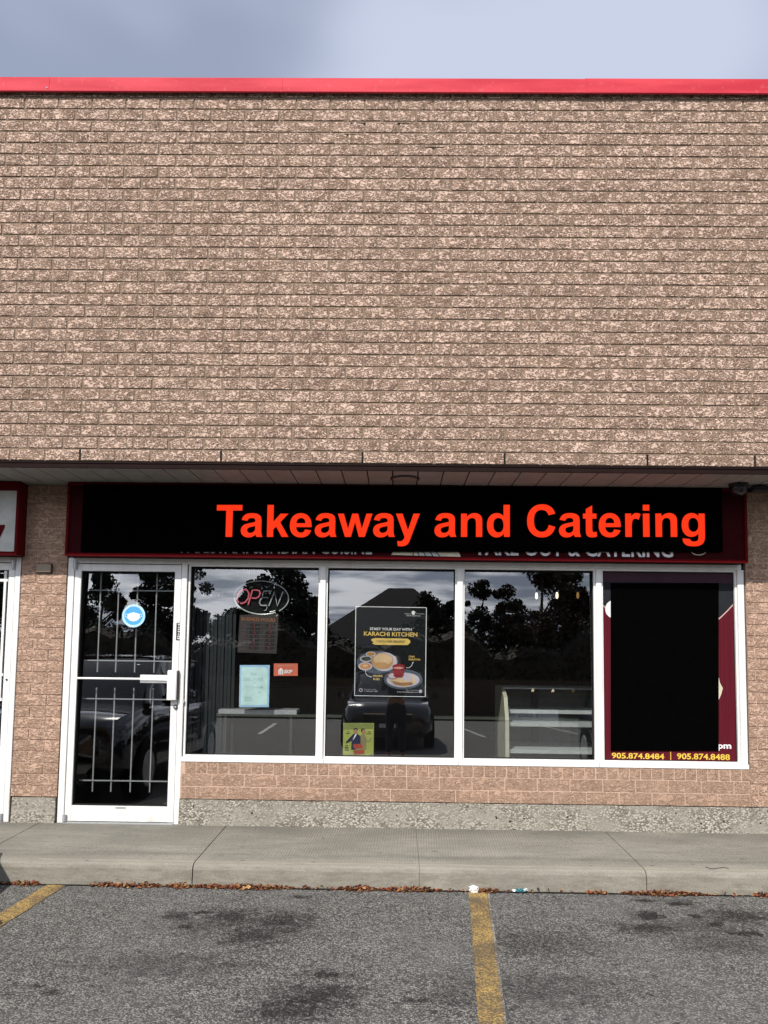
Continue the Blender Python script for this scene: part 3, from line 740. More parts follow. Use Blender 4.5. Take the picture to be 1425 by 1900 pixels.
nd = empty('shop_door', (-3.72, 0, .166), 'neighbouring white framed glass door with muntins, cut off by the left edge', 'door')
na, nb, nl0, nl1 = make_door(nd, -4.32, -3.176, left_hinge=False)
boxo('caulk', 'caulk', nd, -3.175, -3.169, -.044, .05, .17, 2.356)
for py in (1077, 1252, 1298):
    z = P(5, py, -.02)[1]; boxo('muntin', 'white_frame', nd, na + .008, nb - .008, -.040, -.016, z - .012, z + .012, .002)
for x in (P(8, 1150, -.02)[0], P(8, 1150, -.02)[0] - .24, P(8, 1150, -.02)[0] - .48):
    z1_ = P(5, 1298, -.02)[1]
    boxo('muntin', 'white_frame', nd, x - .010, x + .010, -.0385, -.017, z1_ + .0125, 2.240)
x, z = P(12, 1261, -.05); MB().cyl((x, -.045, z), (x, -.052, z), .008, .008, 10).build('screw', 'dark_metal', nd)

# round mask sticker on the door
x, z = P(248, 1142.5, -.016)
stk = MB().disc((x, z), .098, .098, -.0165, 40, depth=-.0012).build('mask_sticker', 'sticker_pale', None); tag(stk, 'round light blue sticker with a white face mask on the door glass', 'sticker')
MB().disc((x, z), .078, .078, -.0181, 36).build('ground', 'sticker_blue', stk)
m = MB()
mk = [(-.052, .014), (-.02, .026), (0, .031), (.02, .026), (.052, .014), (.050, -.020), (.030, -.038), (0, -.046), (-.030, -.038), (-.050, -.020)]
m.ring([(x + a, -.0186, z + b - .002) for a, b in mk])
for s in (-1, 1):
    m.tube([(x + s * .052, -.0186, z + .012), (x + s * .070, -.0186, z + .014), (x + s * .068, -.0186, z - .006), (x + s * .050, -.0186, z - .018)], .0028, 6)
m.build('mask_print', 'print_white', stk)
def arc_text(body, cx, cz, r, a0, a1, size, Y, mat, parent, flip=False):
    m = MB(); n = len(body)
    for i, chh in enumerate(body):
        if chh == ' ': continue
        a = a0 + (a1 - a0) * i / (n - 1); vs, fs = text_verts(chh, .02, res=1)
        ca, sa = math.cos(a), math.sin(a)
        tx, tz = (sa, -ca) if not flip else (-sa, ca); nx_, nz_ = (ca, sa) if not flip else (-ca, -sa)
        out = [(cx + ca * r + (u - .3) * size * tx + (v - .35) * size * nx_, Y, cz + sa * r + (u - .3) * size * tz + (v - .35) * size * nz_) for u, v in vs]
        m.add(out, fs)
    m.build('lettering', mat, parent)
arc_text('MASKS REQUIRED', x, z, .088, 2.55, .6, .019, -.0181, 'print_white', stk)
arc_text('THANK YOU', x, z, .088, -2.2, -.94, .019, -.0181, 'print_white', stk, True)

# ------------------------------------------------------------------ shop sign
SX0, SX1, SZ0, SZ1 = -2.744, 2.856, 2.354, 2.970
YS = -.20
sg = empty('shop_sign', (.05, YS, 2.36), 'long maroon sign box over the window with a black board covering most of its face', 'sign')
boxo('sign_case', 'sign_maroon', sg, SX0 + .004, SX1 - .004, YS + .012, -.065, SZ0 + .004, SZ1)
m = MB()
for q in ((SX0, SX0 + .022, SZ0, SZ1), (SX1 - .022, SX1, SZ0, SZ1), (SX0 + .0225, SX1 - .0225, SZ0, SZ0 + .027), (SX0 + .0225, SX1 - .0225, SZ1 - .025, SZ1 - .0005)):
    m.box(q[0], q[1], YS - .006, YS + .02, q[2], q[3])
m.build('sign_frame', 'sign_frame', sg, .003)
YT = YS + .0105
wordpx('PAKISTANI & INDIAN CUISINE', 336, 1001, 690, 1030, YT, 'lettering', 'sign_letter', sg, offset=.02, rot=.004)
wordpx('TAKE OUT & CATERING', 880, 1002, 1249, 1034, YT, 'lettering', 'sign_letter', sg, offset=.02, rot=-.0015)
xc, zc = P(790, 1033, YT)
m = MB().disc((xc, SZ0 + .0275), .285, .115, YT, 30, 0, math.pi); m.build('emblem', 'cream', sg)
m = MB().disc((xc + .02, SZ0 + .028), .10, .10, YT - .001, 24, 0, math.pi); m.build('emblem', 'sign_white', sg)
m = MB()
for a in (-.10, -.055, .0, .06, .115):
    m.tube([(xc + a, YT - .0015, SZ0 + .03), (xc + a * .8 - .03, YT - .0015, SZ0 + .09)], .004, 5)
m.build('emblem', 'print_black', sg)
xa, za = P(1296, 1022, YT)
m = MB().tube([(xa + .060 * math.cos(t_), YT - .001, za + .035 * math.sin(t_)) for t_ in np.linspace(math.pi * 1.02, math.pi * 1.98, 14)], .0035, 6); m.build('emblem', 'cream', sg)
xt0, zb0 = P(401, 996, YS - .022); xt1, zb1 = P(1308, 996, YS - .022)
TR = (zb1 - zb0) / (xt1 - xt0)
bx0, bz0 = P(150, 1024, YS - .012); bx1, bz1 = P(1341, 1024, YS - .012)
bt0 = P(150, 903, YS - .012)[1]; bt1 = SZ1 - .003
m = MB(); pts = [(bx0, YS - .008, bz0), (bx1, YS - .008, bz1), (bx1, YS - .008, bt1), (bx0, YS - .008, min(bt1, bt0 + .02))]
m.prism(pts, (0, -.008, 0)); m.build('black_board', 'black_board', sg)

# bold grotesque letters, outlines as on/off curve points
def q(*p): return ('q',) + p
GL = {
 'T': (1251, [[(478, 0), (478, 1218), (43, 1218), (43, 1466), (1209, 1466), (1209, 1218), (774, 1218), (774, 0)]]),
 'n': (1251, [[(1113, 0), (832, 0), (832, 542), q(832, 714, 814, 764.5), q(796, 815, 755.5, 843), q(715, 871, 658, 871), q(585, 871, 527, 831), q(469, 791, 447.5, 725), q(426, 659, 426, 481), (426, 0), (145, 0), (145, 1062), (406, 1062), (406, 906), q(545, 1086, 756, 1086), q(849, 1086, 926, 1052.5), q(1003, 1019, 1042.5, 967), q(1082, 915, 1097.5, 849), q(1113, 783, 1113, 660)]]),
 'r': (797, [[(416, 0), (135, 0), (135, 1062), (396, 1062), (396, 911), q(463, 1018, 516.5, 1052), q(570, 1086, 638, 1086), q(734, 1086, 823, 1033), (736, 788), q(665, 834, 604, 834), q(545, 834, 504, 801.5), q(463, 769, 439.5, 684), q(416, 599, 416, 328)]]),
 'i': (569, [[(147, 1206), (147, 1466), (428, 1466), (428, 1206)], [(147, 0), (147, 1062), (428, 1062), (428, 0)]]),
 't': (682, [[(634, 1062), (634, 838), (442, 838), (442, 410), q(442, 280, 447.5, 258.5), q(453, 237, 472.5, 223), q(492, 209, 520, 209), q(559, 209, 633, 236), (657, 18), q(559, -24, 435, -24), q(359, -24, 298, 1.5), q(237, 27, 208.5, 67.5), q(180, 108, 169, 177), q(160, 226, 160, 375), (160, 838), (31, 838), (31, 1062), (160, 1062), (160, 1273), (442, 1437), (442, 1062)]]),
 'e': (1139, [[(762, 338), (1042, 291), q(988, 137, 871.5, 56.5), q(755, -24, 580, -24), q(303, -24, 170, 157), q(65, 302, 65, 523), q(65, 787, 203, 936.5), q(341, 1086, 552, 1086), q(789, 1086, 926, 929.5), q(1063, 773, 1057, 450), (353, 450), q(356, 325, 421, 255.5), q(486, 186, 583, 186), q(649, 186, 694, 222), q(739, 258, 762, 338)], [(778, 622), q(775, 744, 715, 807.5), q(655, 871, 569, 871), q(477, 871, 417, 804), q(357, 737, 358, 622)]]),
 'a': (1139, [[(357, 738), (102, 784), q(145, 938, 250, 1012), q(355, 1086, 562, 1086), q(750, 1086, 842, 1041.5), q(934, 997, 971.5, 928.5), q(1009, 860, 1009, 677), (1006, 349), q(1006, 209, 1019.5, 142.5), q(1033, 76, 1070, 0), (792, 0), q(781, 28, 765, 83), (755, 116), q(683, 46, 601, 11), q(519, -24, 426, -24), q(262, -24, 167.5, 65), q(73, 154, 73, 290), q(73, 380, 116, 450.5), q(159, 521, 236.5, 558.5), q(314, 596, 460, 624), q(657, 661, 733, 693), (733, 721), q(733, 802, 693, 836.5), q(653, 871, 542, 871), q(467, 871, 425, 841.5), q(383, 812, 357, 738)], [(733, 510), q(679, 492, 562, 467), q(445, 442, 409, 418), q(354, 379, 354, 319), q(354, 260, 398, 217), q(442, 174, 510, 174), q(586, 174, 655, 224), q(706, 262, 722, 317), q(733, 353, 733, 454)]]),
 'd': (1251, [[(1121, 0), (860, 0), (860, 156), q(795, 65, 706.5, 20.5), q(618, -24, 528, -24), q(345, -24, 214.5, 123.5), q(84, 271, 84, 535), q(84, 805, 211, 945.5), q(338, 1086, 532, 1086), q(710, 1086, 840, 938), (840, 1466), (1121, 1466)], [(371, 554), q(371, 384, 418, 308), q(486, 198, 608, 198), q(705, 198, 773, 280.5), q(841, 363, 841, 527), q(841, 710, 775, 790.5), q(709, 871, 606, 871), q(506, 871, 438.5, 791.5), q(371, 712, 371, 554)]]),
 'g': (1251, [[(121, -70), (442, -109), q(450, -165, 479, -186), q(519, -216, 605, -216), q(715, -216, 770, -183), q(807, -161, 826, -112), q(839, -77, 839, 17), (839, 172), q(713, 0, 521, 0), q(307, 0, 182, 181), q(84, 324, 84, 537), q(84, 804, 212.5, 945), q(341, 1086, 532, 1086), q(729, 1086, 857, 913), (857, 1062), (1120, 1062), (1120, 109), q(1120, -79, 1089, -172), q(1058, -265, 1002, -318), q(946, -371, 852.5, -401), q(759, -431, 616, -431), q(346, -431, 233, -338.5), q(120, -246, 120, -104)], [(372, 553), q(372, 384, 437.5, 305.5), q(503, 227, 599, 227), q(702, 227, 773, 307.5), q(844, 388, 844, 546), q(844, 711, 776, 791), q(708, 871, 604, 871), q(503, 871, 437.5, 792.5), q(372, 714, 372, 553)]]),
 'k': (1139, [[(137, 0), (137, 1466), (418, 1466), (418, 688), (747, 1062), (1093, 1062), (730, 674), (1119, 0), (816, 0), (549, 477), (418, 340), (418, 0)]]),
 'w': (1593, [[(341, 0), (5, 1062), (278, 1062), (477, 366), (660, 1062), (931, 1062), (1108, 366), (1311, 1062), (1588, 1062), (1247, 0), (977, 0), (794, 683), (614, 0)]]),
 'y': (1139, [[(12, 1062), (311, 1062), (565, 308), (813, 1062), (1104, 1062), (729, 40), (662, -145), q(625, -238, 591.5, -287), q(558, -336, 514.5, -366.5), q(471, -397, 407.5, -414), q(344, -431, 264, -431), q(183, -431, 105, -414), (80, -194), q(146, -207, 199, -207), q(297, -207, 344, -149.5), q(391, -92, 416, -3)]]),
 'C': (1479, [[(1087, 539), (1374, 448), q(1308, 208, 1154.5, 91.5), q(1001, -25, 765, -25), q(473, -25, 285, 174.5), q(97, 374, 97, 720), q(97, 1086, 286, 1288.5), q(475, 1491, 783, 1491), q(1052, 1491, 1220, 1332), q(1320, 1238, 1370, 1062), (1077, 992), q(1051, 1106, 968.5, 1172), q(886, 1238, 768, 1238), q(605, 1238, 503.5, 1121), q(402, 1004, 402, 742), q(402, 464, 502, 346), q(602, 228, 762, 228), q(880, 228, 965, 303), q(1050, 378, 1087, 539)]]),
}
KERN = {('T', 'a'): -152, ('w', 'a'): -37, ('a', 'y'): -37, ('a', 'w'): -20, ('k', 'e'): -20}
def glyph_mesh(ch):
    cu = bpy.data.curves.new('g', 'CURVE'); cu.dimensions = '2D'; cu.fill_mode = 'BOTH'; cu.extrude = 22
    for cont in GL[ch][1]:
        pts = []; last = None
        for it in cont:
            if it[0] == 'q':
                c0 = last; c1 = (it[1], it[2]); c2 = (it[3], it[4])
                for k in range(1, 7):
                    u = k / 6; pts.append(((1 - u) ** 2 * c0[0] + 2 * u * (1 - u) * c1[0] + u * u * c2[0], (1 - u) ** 2 * c0[1] + 2 * u * (1 - u) * c1[1] + u * u * c2[1]))
                last = c2
            else: pts.append(it); last = it
        if abs(pts[0][0] - pts[-1][0]) + abs(pts[0][1] - pts[-1][1]) < 1: pts.pop()
        sp = cu.splines.new('POLY'); sp.points.add(len(pts) - 1); sp.use_cyclic_u = True
        for i, p in enumerate(pts): sp.points[i].co = (p[0], p[1], 0, 1)
    ob = bpy.data.objects.new('g', cu); me = bpy.data.meshes.new_from_object(ob)
    vs = [tuple(v.co) for v in me.vertices]; fs = [tuple(p.vertices) for p in me.polygons]
    bpy.data.objects.remove(ob); bpy.data.curves.remove(cu); bpy.data.meshes.remove(me)
    return vs, fs
def big_letters():
    adv = 0; lay = []; s_ = 'Takeaway and Catering'
    for i, ch in enumerate(s_):
        if ch == ' ': adv += 569; continue
        lay.append((ch, adv)); adv += GL[ch][0]
        if i + 1 < len(s_): adv += KERN.get((ch, s_[i + 1]), 0)
    a0 = 43; a1 = lay[-1][1] + 1120
    sx = (xt1 - xt0) / (a1 - a0); cap = P(401, 937, YS - .022)[1] - zb0; sz = cap / 1466
    cache = {}
    for ch, ad in lay:
        if ch not in cache: cache[ch] = glyph_mesh(ch)
        vs, fs = cache[ch]
        out = []
        for u, v, w in vs:
            X = xt0 + (u + ad - a0) * sx; out.append((X, YS - .0205 - w * .0002, zb0 + v * sz + (X - xt0) * TR))
        MB().add(out, fs).build('letter', 'letter_glow', sg)
big_letters()

ns = empty('shop_sign', (-4.2, YS, 2.36), 'white faced neighbouring sign in a red frame, cut off by the left edge', 'sign')
NX = P(33, 1000, YS)[0] 
boxo('sign_case', 'sign_frame', ns, -5.95, NX - .002, YS + .012, -.065, 2.360, 2.970)
m = MB()
for q_ in ((-5.954, -5.926, 2.356, 2.97), (NX - .026, NX, 2.356, 2.97), (-5.9255, NX - .0265, 2.356, 2.386), (-5.9255, NX - .0265, 2.895, 2.9695)): m.box(q_[0], q_[1], YS - .006, YS + .02, q_[2], q_[3])
m.build('sign_frame', 'sign_frame', ns, .003)
boxo('sign_face', 'sign_white', ns, -5.926, NX - .0262, YS + .004, YS + .011, 2.387, 2.894)
a_ = P(-60, 973, YS); b_ = P(9, 973, YS); c_ = P(-3, 1001, YS)
z9 = a_[1]
m = MB().prism([(b_[0] - .42, YS + .003, z9), (b_[0], YS + .003, z9), (b_[0], YS + .003, z9 - .02), (b_[0] - .10, YS + .003, z9 - .26), (b_[0] - .19, YS + .003, z9 - .26), (b_[0] - .12, YS + .003, z9 - .07), (b_[0] - .42, YS + .003, z9 - .07)], (0, -.004, 0))
m.build('lettering', 'sign_frame', ns)

# security camera pair under the soffit
sc_ = empty('security_camera', (2.74, -.35, 2.97), 'black dome security camera under the soffit at the right end of the sign', 'camera')
MB().cyl((2.72, -.36, 2.9745), (2.72, -.36, 2.945), .075, .075, 24).build('mount', 'black_plastic', sc_)
m = MB()
rings = [[(2.72 + .068 * math.cos(t_) * math.cos(b_), -.36 + .068 * math.sin(t_) * math.cos(b_), 2.944 - .068 * math.sin(b_)) for t_ in np.linspace(0, 2 * math.pi, 20, endpoint=False)] for b_ in np.linspace(0, 1.45, 7)]
m.loft(rings).build('dome', 'dome_glass', sc_, smooth=True)
c2_ = empty('floodlight', (2.86, -.30, 2.97), 'black box floodlight under the soffit right of the dome camera', 'light')
boxo('housing', 'black_plastic', c2_, 2.84, 2.985, -.36, -.24, 2.925, 2.962, .006); boxo('bracket', 'black_plastic', c2_, 2.895, 2.93, -.32, -.28, 2.9625, 2.9745)

# ------------------------------------------------------------------ film on the fourth pane
YW = -.003
film = empty('window_graphic', (2.27, YW, .73), 'maroon printed film filling the fourth window, most of it covered by a black panel', 'window graphic')
fa, fb = FX[6] + .004, FX[7] - .004; f0, f1 = WZ0 + .004, WZ1 - .009
def fp(px, py, Y=YW): x, z = P(px, py, Y); return (x, Y, z)
MB().box(fa, fb, YW, YW + .002, f0, f1).build('film', 'film_maroon', film)
zt1 = P(1240, 1081, YW)[1]
MB().quad((fa, YW - .001, zt1), (fb, YW - .001, zt1), (fb, YW - .001, f1), (fa, YW - .001, f1)).build('top_band', 'film_top', film)
cv = []
for i in range(25):
    u = i / 24; X = fa + (fb - fa) * u; zc_ = P(1118, 1124, YW)[1]; dip = .30
    cv.append((X, zc_ - dip * (1 - (2 * u - 1) ** 2) + u * .014))
m = MB().add([(x, YW - .001, z) for x, z in cv] + [(x, YW - .001, zt1 - .0005) for x, z in cv], [(i, i + 1, 26 + i, 25 + i) for i in range(24)])
m.build('grey_field', 'film_grey', film)
m = MB().add([(x, YW - .0016, z) for x, z in cv] + [(x, YW - .0016, z + .013) for x, z in cv], [(i, i + 1, 26 + i, 25 + i) for i in range(24)]); m.build('curved_line', 'film_pink', film)
x, z = P(1140, 1130.5, YW); MB().disc((x, z), .078, .078, YW - .0025, 30).build('badge', 'film_white', film)
x, z = P(1331, 1277, YW)
m = MB().ring([(x, YW - .002, z + .09), (x + .015, YW - .002, z + .085), (x + .022, YW - .002, z + .045), (x + .045, YW - .002, z + .0), (x + .03, YW - .002, z - .05), (x + .012, YW - .002, z - .09), (x - .03, YW - .002, z - .09), (x - .03, YW - .002, z + .09)]); m.build('motif', 'cream', film)
wordpx('pm', 1332, 1381, 1357, 1393, YW - .002, 'lettering', 'print_white', film, offset=.03)
wordpx('905.874.8484', 1135, 1396.5, 1232.5, 1408.5, YW - .002, 'lettering', 'film_yellow', film, offset=.022, rot=-.006)
wordpx('905.874.8488', 1256, 1397.5, 1354.5, 1410.0, YW - .002, 'lettering', 'film_yellow', film, offset=.022, rot=-.006)
x, z = P(1244.5, 1402.5, YW - .002); boxo('divider', 'film_yellow', film, x - .003, x + .003, YW - .0025, YW - .0015, z - .033, z + .033)
a_ = P(1133, 1082, YW - .004); b_ = P(1333, 1393, YW - .004); tl = P(1333, 1082, YW - .004); bl = P(1133, 1393, YW - .004)
m = MB().prism([(bl[0], YW - .004, bl[1]), (b_[0], YW - .004, b_[1]), (tl[0], YW - .004, tl[1]), (a_[0], YW - .004, a_[1])], (0, -.006, 0)); bp = m.build('black_panel', 'black_board', None)
tag(bp, 'plain black panel covering the middle of the maroon window film', 'panel')

# ------------------------------------------------------------------ window one: neon sign, hours board, notices
YN = .10
neon = empty('neon_sign', (-1.0, YN, 2.0), 'oval OPEN neon sign hanging in the first window, half its letters lit pink', 'sign')
def np_(px, py, Y=YN): x, z = P(px, py, Y); return (x, Y, z)
th = np.linspace(0, 2 * math.pi, 49)
def oval(a, b, a0, a1, n=44, dx=0, dy=0): return [np_(485 + dx + a * math.cos(t_) , 1109 + dy + b * math.sin(t_) + .03 * a * math.cos(t_)) for t_ in np.linspace(a0, a1, n)]
MB().tube(oval(50.5, 31, 1.02, 2 * math.pi + .86), .0052, 8).build('tube', 'neon_off', neon, smooth=True)
MB().tube(oval(46, 26.5, 1.0, 1.25, 8, 1, 1), .0052, 8).build('tube', 'neon_off', neon, smooth=True)
m = MB().ring([(p[0], YN + .012, p[2]) for p in oval(48, 29, 0, 2 * math.pi, 40)[:-1]]); m.build('backing', 'room_dark', neon)
def stroke(pts, mat):
    MB().tube([np_(420 + a / 7.036, 1070 + b / 7.036, YN - .006) for a, b in pts], .0058, 8).build('tube', mat, neon, smooth=True)
stroke([(160, 338), (140, 300), (148, 240), (180, 190), (225, 165), (270, 175), (295, 220), (285, 280), (250, 330), (205, 350), (178, 345)], 'neon_pink')
stroke([(285, 365), (340, 175), (400, 175), (432, 185), (442, 215), (425, 260), (385, 282), (330, 278)], 'neon_pink')
stroke([(590, 188), (490, 190), (480, 210), (468, 270), (545, 275)], 'neon_off'); stroke([(470, 280), (445, 300), (434, 340), (445, 370), (470, 378), (525, 376)], 'neon_off')
stroke([(555, 382), (630, 195), (650, 300), (665, 385), (700, 300), (740, 195)], 'neon_off')
MB().tube([np_(496, 1124), np_(494, 1132), np_(490, 1133)], .003, 6).build('tube', 'neon_off', neon)
for px in (462, 508):
    MB().tube([np_(px, 1079), (P(px, 1079, YN)[0], YN, 2.9)], .0015, 5).build('chain', 'steel_bar', neon)

hb = empty('hours_board', (-1.1, YN, 1.62), 'dim lit opening hours board hanging under the neon sign', 'sign')
m = MB(); cs = [np_(445, 1141, YN), np_(517, 1139, YN), np_(513, 1213, YN), np_(440.5, 1210.5, YN)]
m.prism([Vector(c) for c in cs], (0, .012, 0)); m.build('board', 'hours_board', hb)
YH = YN - .002
for i in range(8):
    py = 1155.5 + i * 7.15
    a_ = np_(446 - i * .45, py, YH); b_ = np_(515 - i * .3, py + 1.3, YH)
    MB().quad((a_[0], YH, a_[2] - .0022), (b_[0], YH, b_[2] - .0022), (b_[0], YH, b_[2] + .0022), (a_[0], YH, a_[2] + .0022)).build('rule', 'hours_line', hb)
wordpx('BUSINESS HOURS', 448, 1145, 511, 1152.5, YH, 'lettering', 'print_crust', hb, offset=.02, rot=-.02)
for i, d in enumerate(('MON', 'TUE', 'WED', 'THU', 'FRI', 'SAT', 'SUN')):
    py = 1157.5 + i * 7.15; s_ = -i * .45
    wordpx(d, 447 + s_, py, 457 + s_, py + 4.6, YH, 'lettering', 'hours_line', hb, offset=.02, rot=-.02)
    for (xa_, xb_) in ((464, 482), (493.5, 511)):
        k = np_(xa_ + s_, py - .8, YH); l = np_(xb_ + s_, py + 5.2, YH)
        MB().quad((k[0], YH, l[2]), (l[0], YH, l[2]), (l[0], YH, k[2]), (k[0], YH, k[2])).build('cell', 'print_black', hb)
    for xa_ in (471, 500): 
        c_ = np_(xa_ + s_ + (i % 3), py + 1, YH - .001); MB().box(c_[0], c_[0] + .006, YH - .002, YH - .001, c_[2] - .012, c_[2] + .004).build('digit', 'hours_red', hb)

YQ = .034
def sheet(name, px0, py0, px1, py1, mat, label, cat, Y=YQ, skew=0.0, th_=.0015):
    a = P(px0, py0, Y); b = P(px1, py0, Y); c = P(px1 - skew, py1, Y); d = P(px0 - skew, py1, Y)
    m = MB().prism([(d[0], Y, d[1]), (c[0], Y, c[1]), (b[0], Y, b[1]), (a[0], Y, a[1])], (0, th_, 0))
    return tag(m.build(name, mat, None), label, cat)
def patch(px0, py0, px1, py1, mat, parent, name, Y, skew=0.0):
    a = P(px0, py0, Y); b = P(px1, py0, Y); c = P(px1 - skew, py1, Y); d = P(px0 - skew, py1, Y)
    return MB().quad((d[0], Y, d[1]), (c[0], Y, c[1]), (b[0], Y, b[1]), (a[0], Y, a[1])).build(name, mat, parent)
pn = sheet('paper_notice', 445, 1234, 500.5, 1312, 'paper_blue', 'pale blue paper notice taped inside the first window', 'notice', skew=1.6)
patch(448, 1238, 497, 1308, 'paper_mint', pn, 'sheet', YQ - .001, 1.4)
wordpx('WE', 465, 1248, 477, 1254, YQ - .002, 'lettering', 'print_grey', pn)
wordpx('DELIVER', 452, 1257, 490, 1264, YQ - .002, 'lettering', 'print_grey', pn)
wordpx('TO YOUR HOME', 453, 1273, 489, 1277.5, YQ - .002, 'lettering', 'print_grey', pn, offset=.01)
for px0, px1, py in ((469, 476, 1266.5), (478.5, 484, 1284), (453, 466, 1293), (453, 468, 1296), (453, 469, 1299)):
    patch(px0, py, px1, py + 1.1, 'print_soft', pn, 'line_print', YQ - .002)
pc = P(493, 1237, YQ)
MB().ring([(pc[0] - .02, YQ - .003, pc[1] + .012), (pc[0] + .036, YQ - .008, pc[1] + .01), (pc[0] + .034, YQ - .003, pc[1] - .04)]).build('folded_corner', 'paper_blue', pn)
sk = sheet('delivery_sticker', 508, 1231, 552.5, 1254, 'sticker_orange', 'small orange red delivery sticker reading SKIP inside the first window', 'sticker')
wordpx('SKIP', 527, 1242.5, 542.5, 1249.5, YQ - .0012, 'lettering', 'print_white', sk, offset=.045, shear=.2)
patch(515, 1234.6, 545, 1235.6, 'film_pink', sk, 'line_print', YQ - .001)
hx_, hz_ = P(521, 1251.5, YQ); e_ = .0045
m = MB().ring([(hx_ - .02, YQ - .0011, hz_), (hx_ - .02, YQ - .0011, hz_ + .028), (hx_ - .026, YQ - .0011, hz_ + .030), (hx_, YQ - .0011, hz_ + .056), (hx_ + .026, YQ - .0011, hz_ + .030), (hx_ + .02, YQ - .0011, hz_ + .028), (hx_ + .02, YQ - .0011, hz_)]); m.build('house_mark', 'print_white', sk)
m = MB().box(hx_ - .010, hx_ - .006, YQ - .0018, YQ - .0012, hz_, hz_ + .032); m.box(hx_ + .004, hx_ + .009, YQ - .0018, YQ - .0012, hz_, hz_ + .034); m.build('fork_mark', 'sticker_orange', sk)

# metal shelf bar under the notice
a_ = P(405, 1316, .12); b_ = P(550.5, 1326.5, .12)
sb = empty('shelf_ledge', ((a_[0] + b_[0]) / 2, .12, b_[1]), 'brushed metal ledge across the first window below the notice', 'ledge')
boxo('ledge', 'alu', sb, a_[0], b_[0], .12, .34, b_[1], a_[1], .004)
for x in (a_[0] + .05, b_[0] - .06): boxo('bracket', 'dark_metal', sb, x, x + .02, .14, .34, b_[1] - .60, b_[1] - .001)

# vertical teal blind strips at the left of window one
bl_ = empty('vertical_blind', (-1.65, .2, .7), 'dark teal ribbed blind behind the left edge of the first window', 'blind')
for i in range(12):
    x = -1.78 + i * .032; m = MB().box(x, x + .026, .20 + (i % 2) * .012, .206 + (i % 2) * .012, .5, 2.5); m.build('slat', 'blind_teal', bl_)

# ------------------------------------------------------------------ poster in window two
YO = .036
po = sheet('food_poster', 658, 1126, 791, 1291, 'poster_black', 'black breakfast poster with a thin white border inside the second window', 'poster', YO, skew=1.5)
def pp(u, v):                             # poster pixel grid of the enlarged survey (u, v) -> photograph pixel
    return 650 + u / 9.5, 1110 + v / 9.5
def ppatch(poly, mat, nm, Y):
    MB().ring([(P(*pp(u, v), Y)[0], Y, P(*pp(u, v), Y)[1]) for u, v in poly]).build(nm, mat, po)
def pell(cu, cv_, ru, rv, mat, nm, Y, n=26, tilt=0.0):
    ppatch([(cu + ru * math.cos(a) * math.cos(tilt) - rv * math.sin(a) * math.sin(tilt), cv_ + ru * math.cos(a) * math.sin(tilt) + rv * math.sin(a) * math.cos(tilt)) for a in np.linspace(0, 2 * math.pi, n, endpoint=False)][::-1], mat, nm, Y)
Y1, Y2, Y3, Y4, Y5 = YO - .0008, YO - .0016, YO - .0024, YO - .0032, YO - .004
for q_ in (((95, 140), (1345, 160), (1345, 172), (95, 152)), ((92, 145), (104, 145), (82, 1715), (70, 1715)), ((1335, 165), (1348, 165), (1328, 1735), (1315, 1735)), ((70, 1712), (1325, 1732), (1325, 1742), (70, 1722))):
    ppatch(q_[::-1], 'print_white', 'border', Y1)
def pword(s_, u0, v0, u1, v1, mat, off=.03):
    a = pp(u0, v0); b = pp(u1, v1); wordpx(s_, a[0], a[1], b[0], b[1], Y2, 'lettering', mat, po, offset=off, rot=-.008)
pword('START YOUR DAY WITH', 345, 515, 1082, 570, 'print_white', .022)
pword('KARACHI KITCHEN', 240, 585, 1182, 672, 'print_yellow', .024)
ppatch([(370, 720), (430, 703), (1010, 712), (1055, 745), (1055, 785), (1010, 825), (430, 820), (385, 795), (410, 775), (370, 745)], 'print_yellow', 'banner', Y2)
a = pp(460, 740); b = pp(968, 788); wordpx('7 DAYS A WEEK BREAKFAST', a[0], a[1], b[0], b[1], Y3, 'lettering', 'print_black', po, offset=.018)
pword('CHAI', 1030, 1010, 1130, 1045, 'print_yellow', .022); pword('PARATHA', 1030, 1060, 1238, 1098, 'print_yellow', .022)
pword('HALWA', 400, 1350, 570, 1388, 'print_yellow', .024); pword('PURI', 405, 1408, 512, 1446, 'print_yellow', .024)
pword('KARACHI', 960, 262, 1075, 285, 'print_plate', .0); pword('KITCHEN', 1160, 264, 1305, 285, 'print_plate', .0); pword('PAKISTANI & INDIAN CUISINE', 990, 298, 1235, 318, 'print_white', .0)
pell(1112, 250, 34, 28, 'print_white', 'chef_mark', Y2); ppatch([(1090, 292), (1135, 292), (1130, 262), (1092, 262)], 'print_white', 'chef_mark', Y3)
pword('More information', 240, 1595, 455, 1612, 'print_plate', .0); pword('+1 905 951 7700', 240, 1628, 478, 1648, 'print_white', .0)
pword('More information', 980, 1610, 1190, 1630, 'print_plate', .0); pword('www.karachikitchen.com', 820, 1640, 1195, 1662, 'print_white', .0)
pell(1236, 1641, 30, 30, 'print_plate', 'icon', Y2); pell(185, 1620, 32, 32, 'print_plate', 'icon', Y2); pell(185, 1620, 20, 20, 'print_black', 'icon', Y3)
pell(480, 1130, 370, 200, 'print_glow', 'glow', Y1); pell(930, 1430, 340, 180, 'print_glow', 'glow', Y1)
pell(600, 1120, 225, 165, 'print_plate', 'plate', Y2); pell(565, 1110, 195, 140, 'print_bread', 'bread', Y3); pell(575, 1080, 165, 95, 'print_bread_light', 'bread', Y4); pell(540, 1180, 130, 55, 'print_bread', 'bread', Y5)
for cu, cv_, ru, rv, mt in ((360, 985, 88, 45, 'print_sauce'), (280, 1070, 112, 56, 'print_green'), (265, 1200, 125, 72, 'print_orange')):
    pell(cu, cv_, ru, rv, 'print_plate', 'bowl', Y3); pell(cu, cv_ - 4, ru * .78, rv * .70, mt, 'bowl', Y4)
pell(265, 1190, 45, 20, 'print_bread_light', 'bowl', Y5)
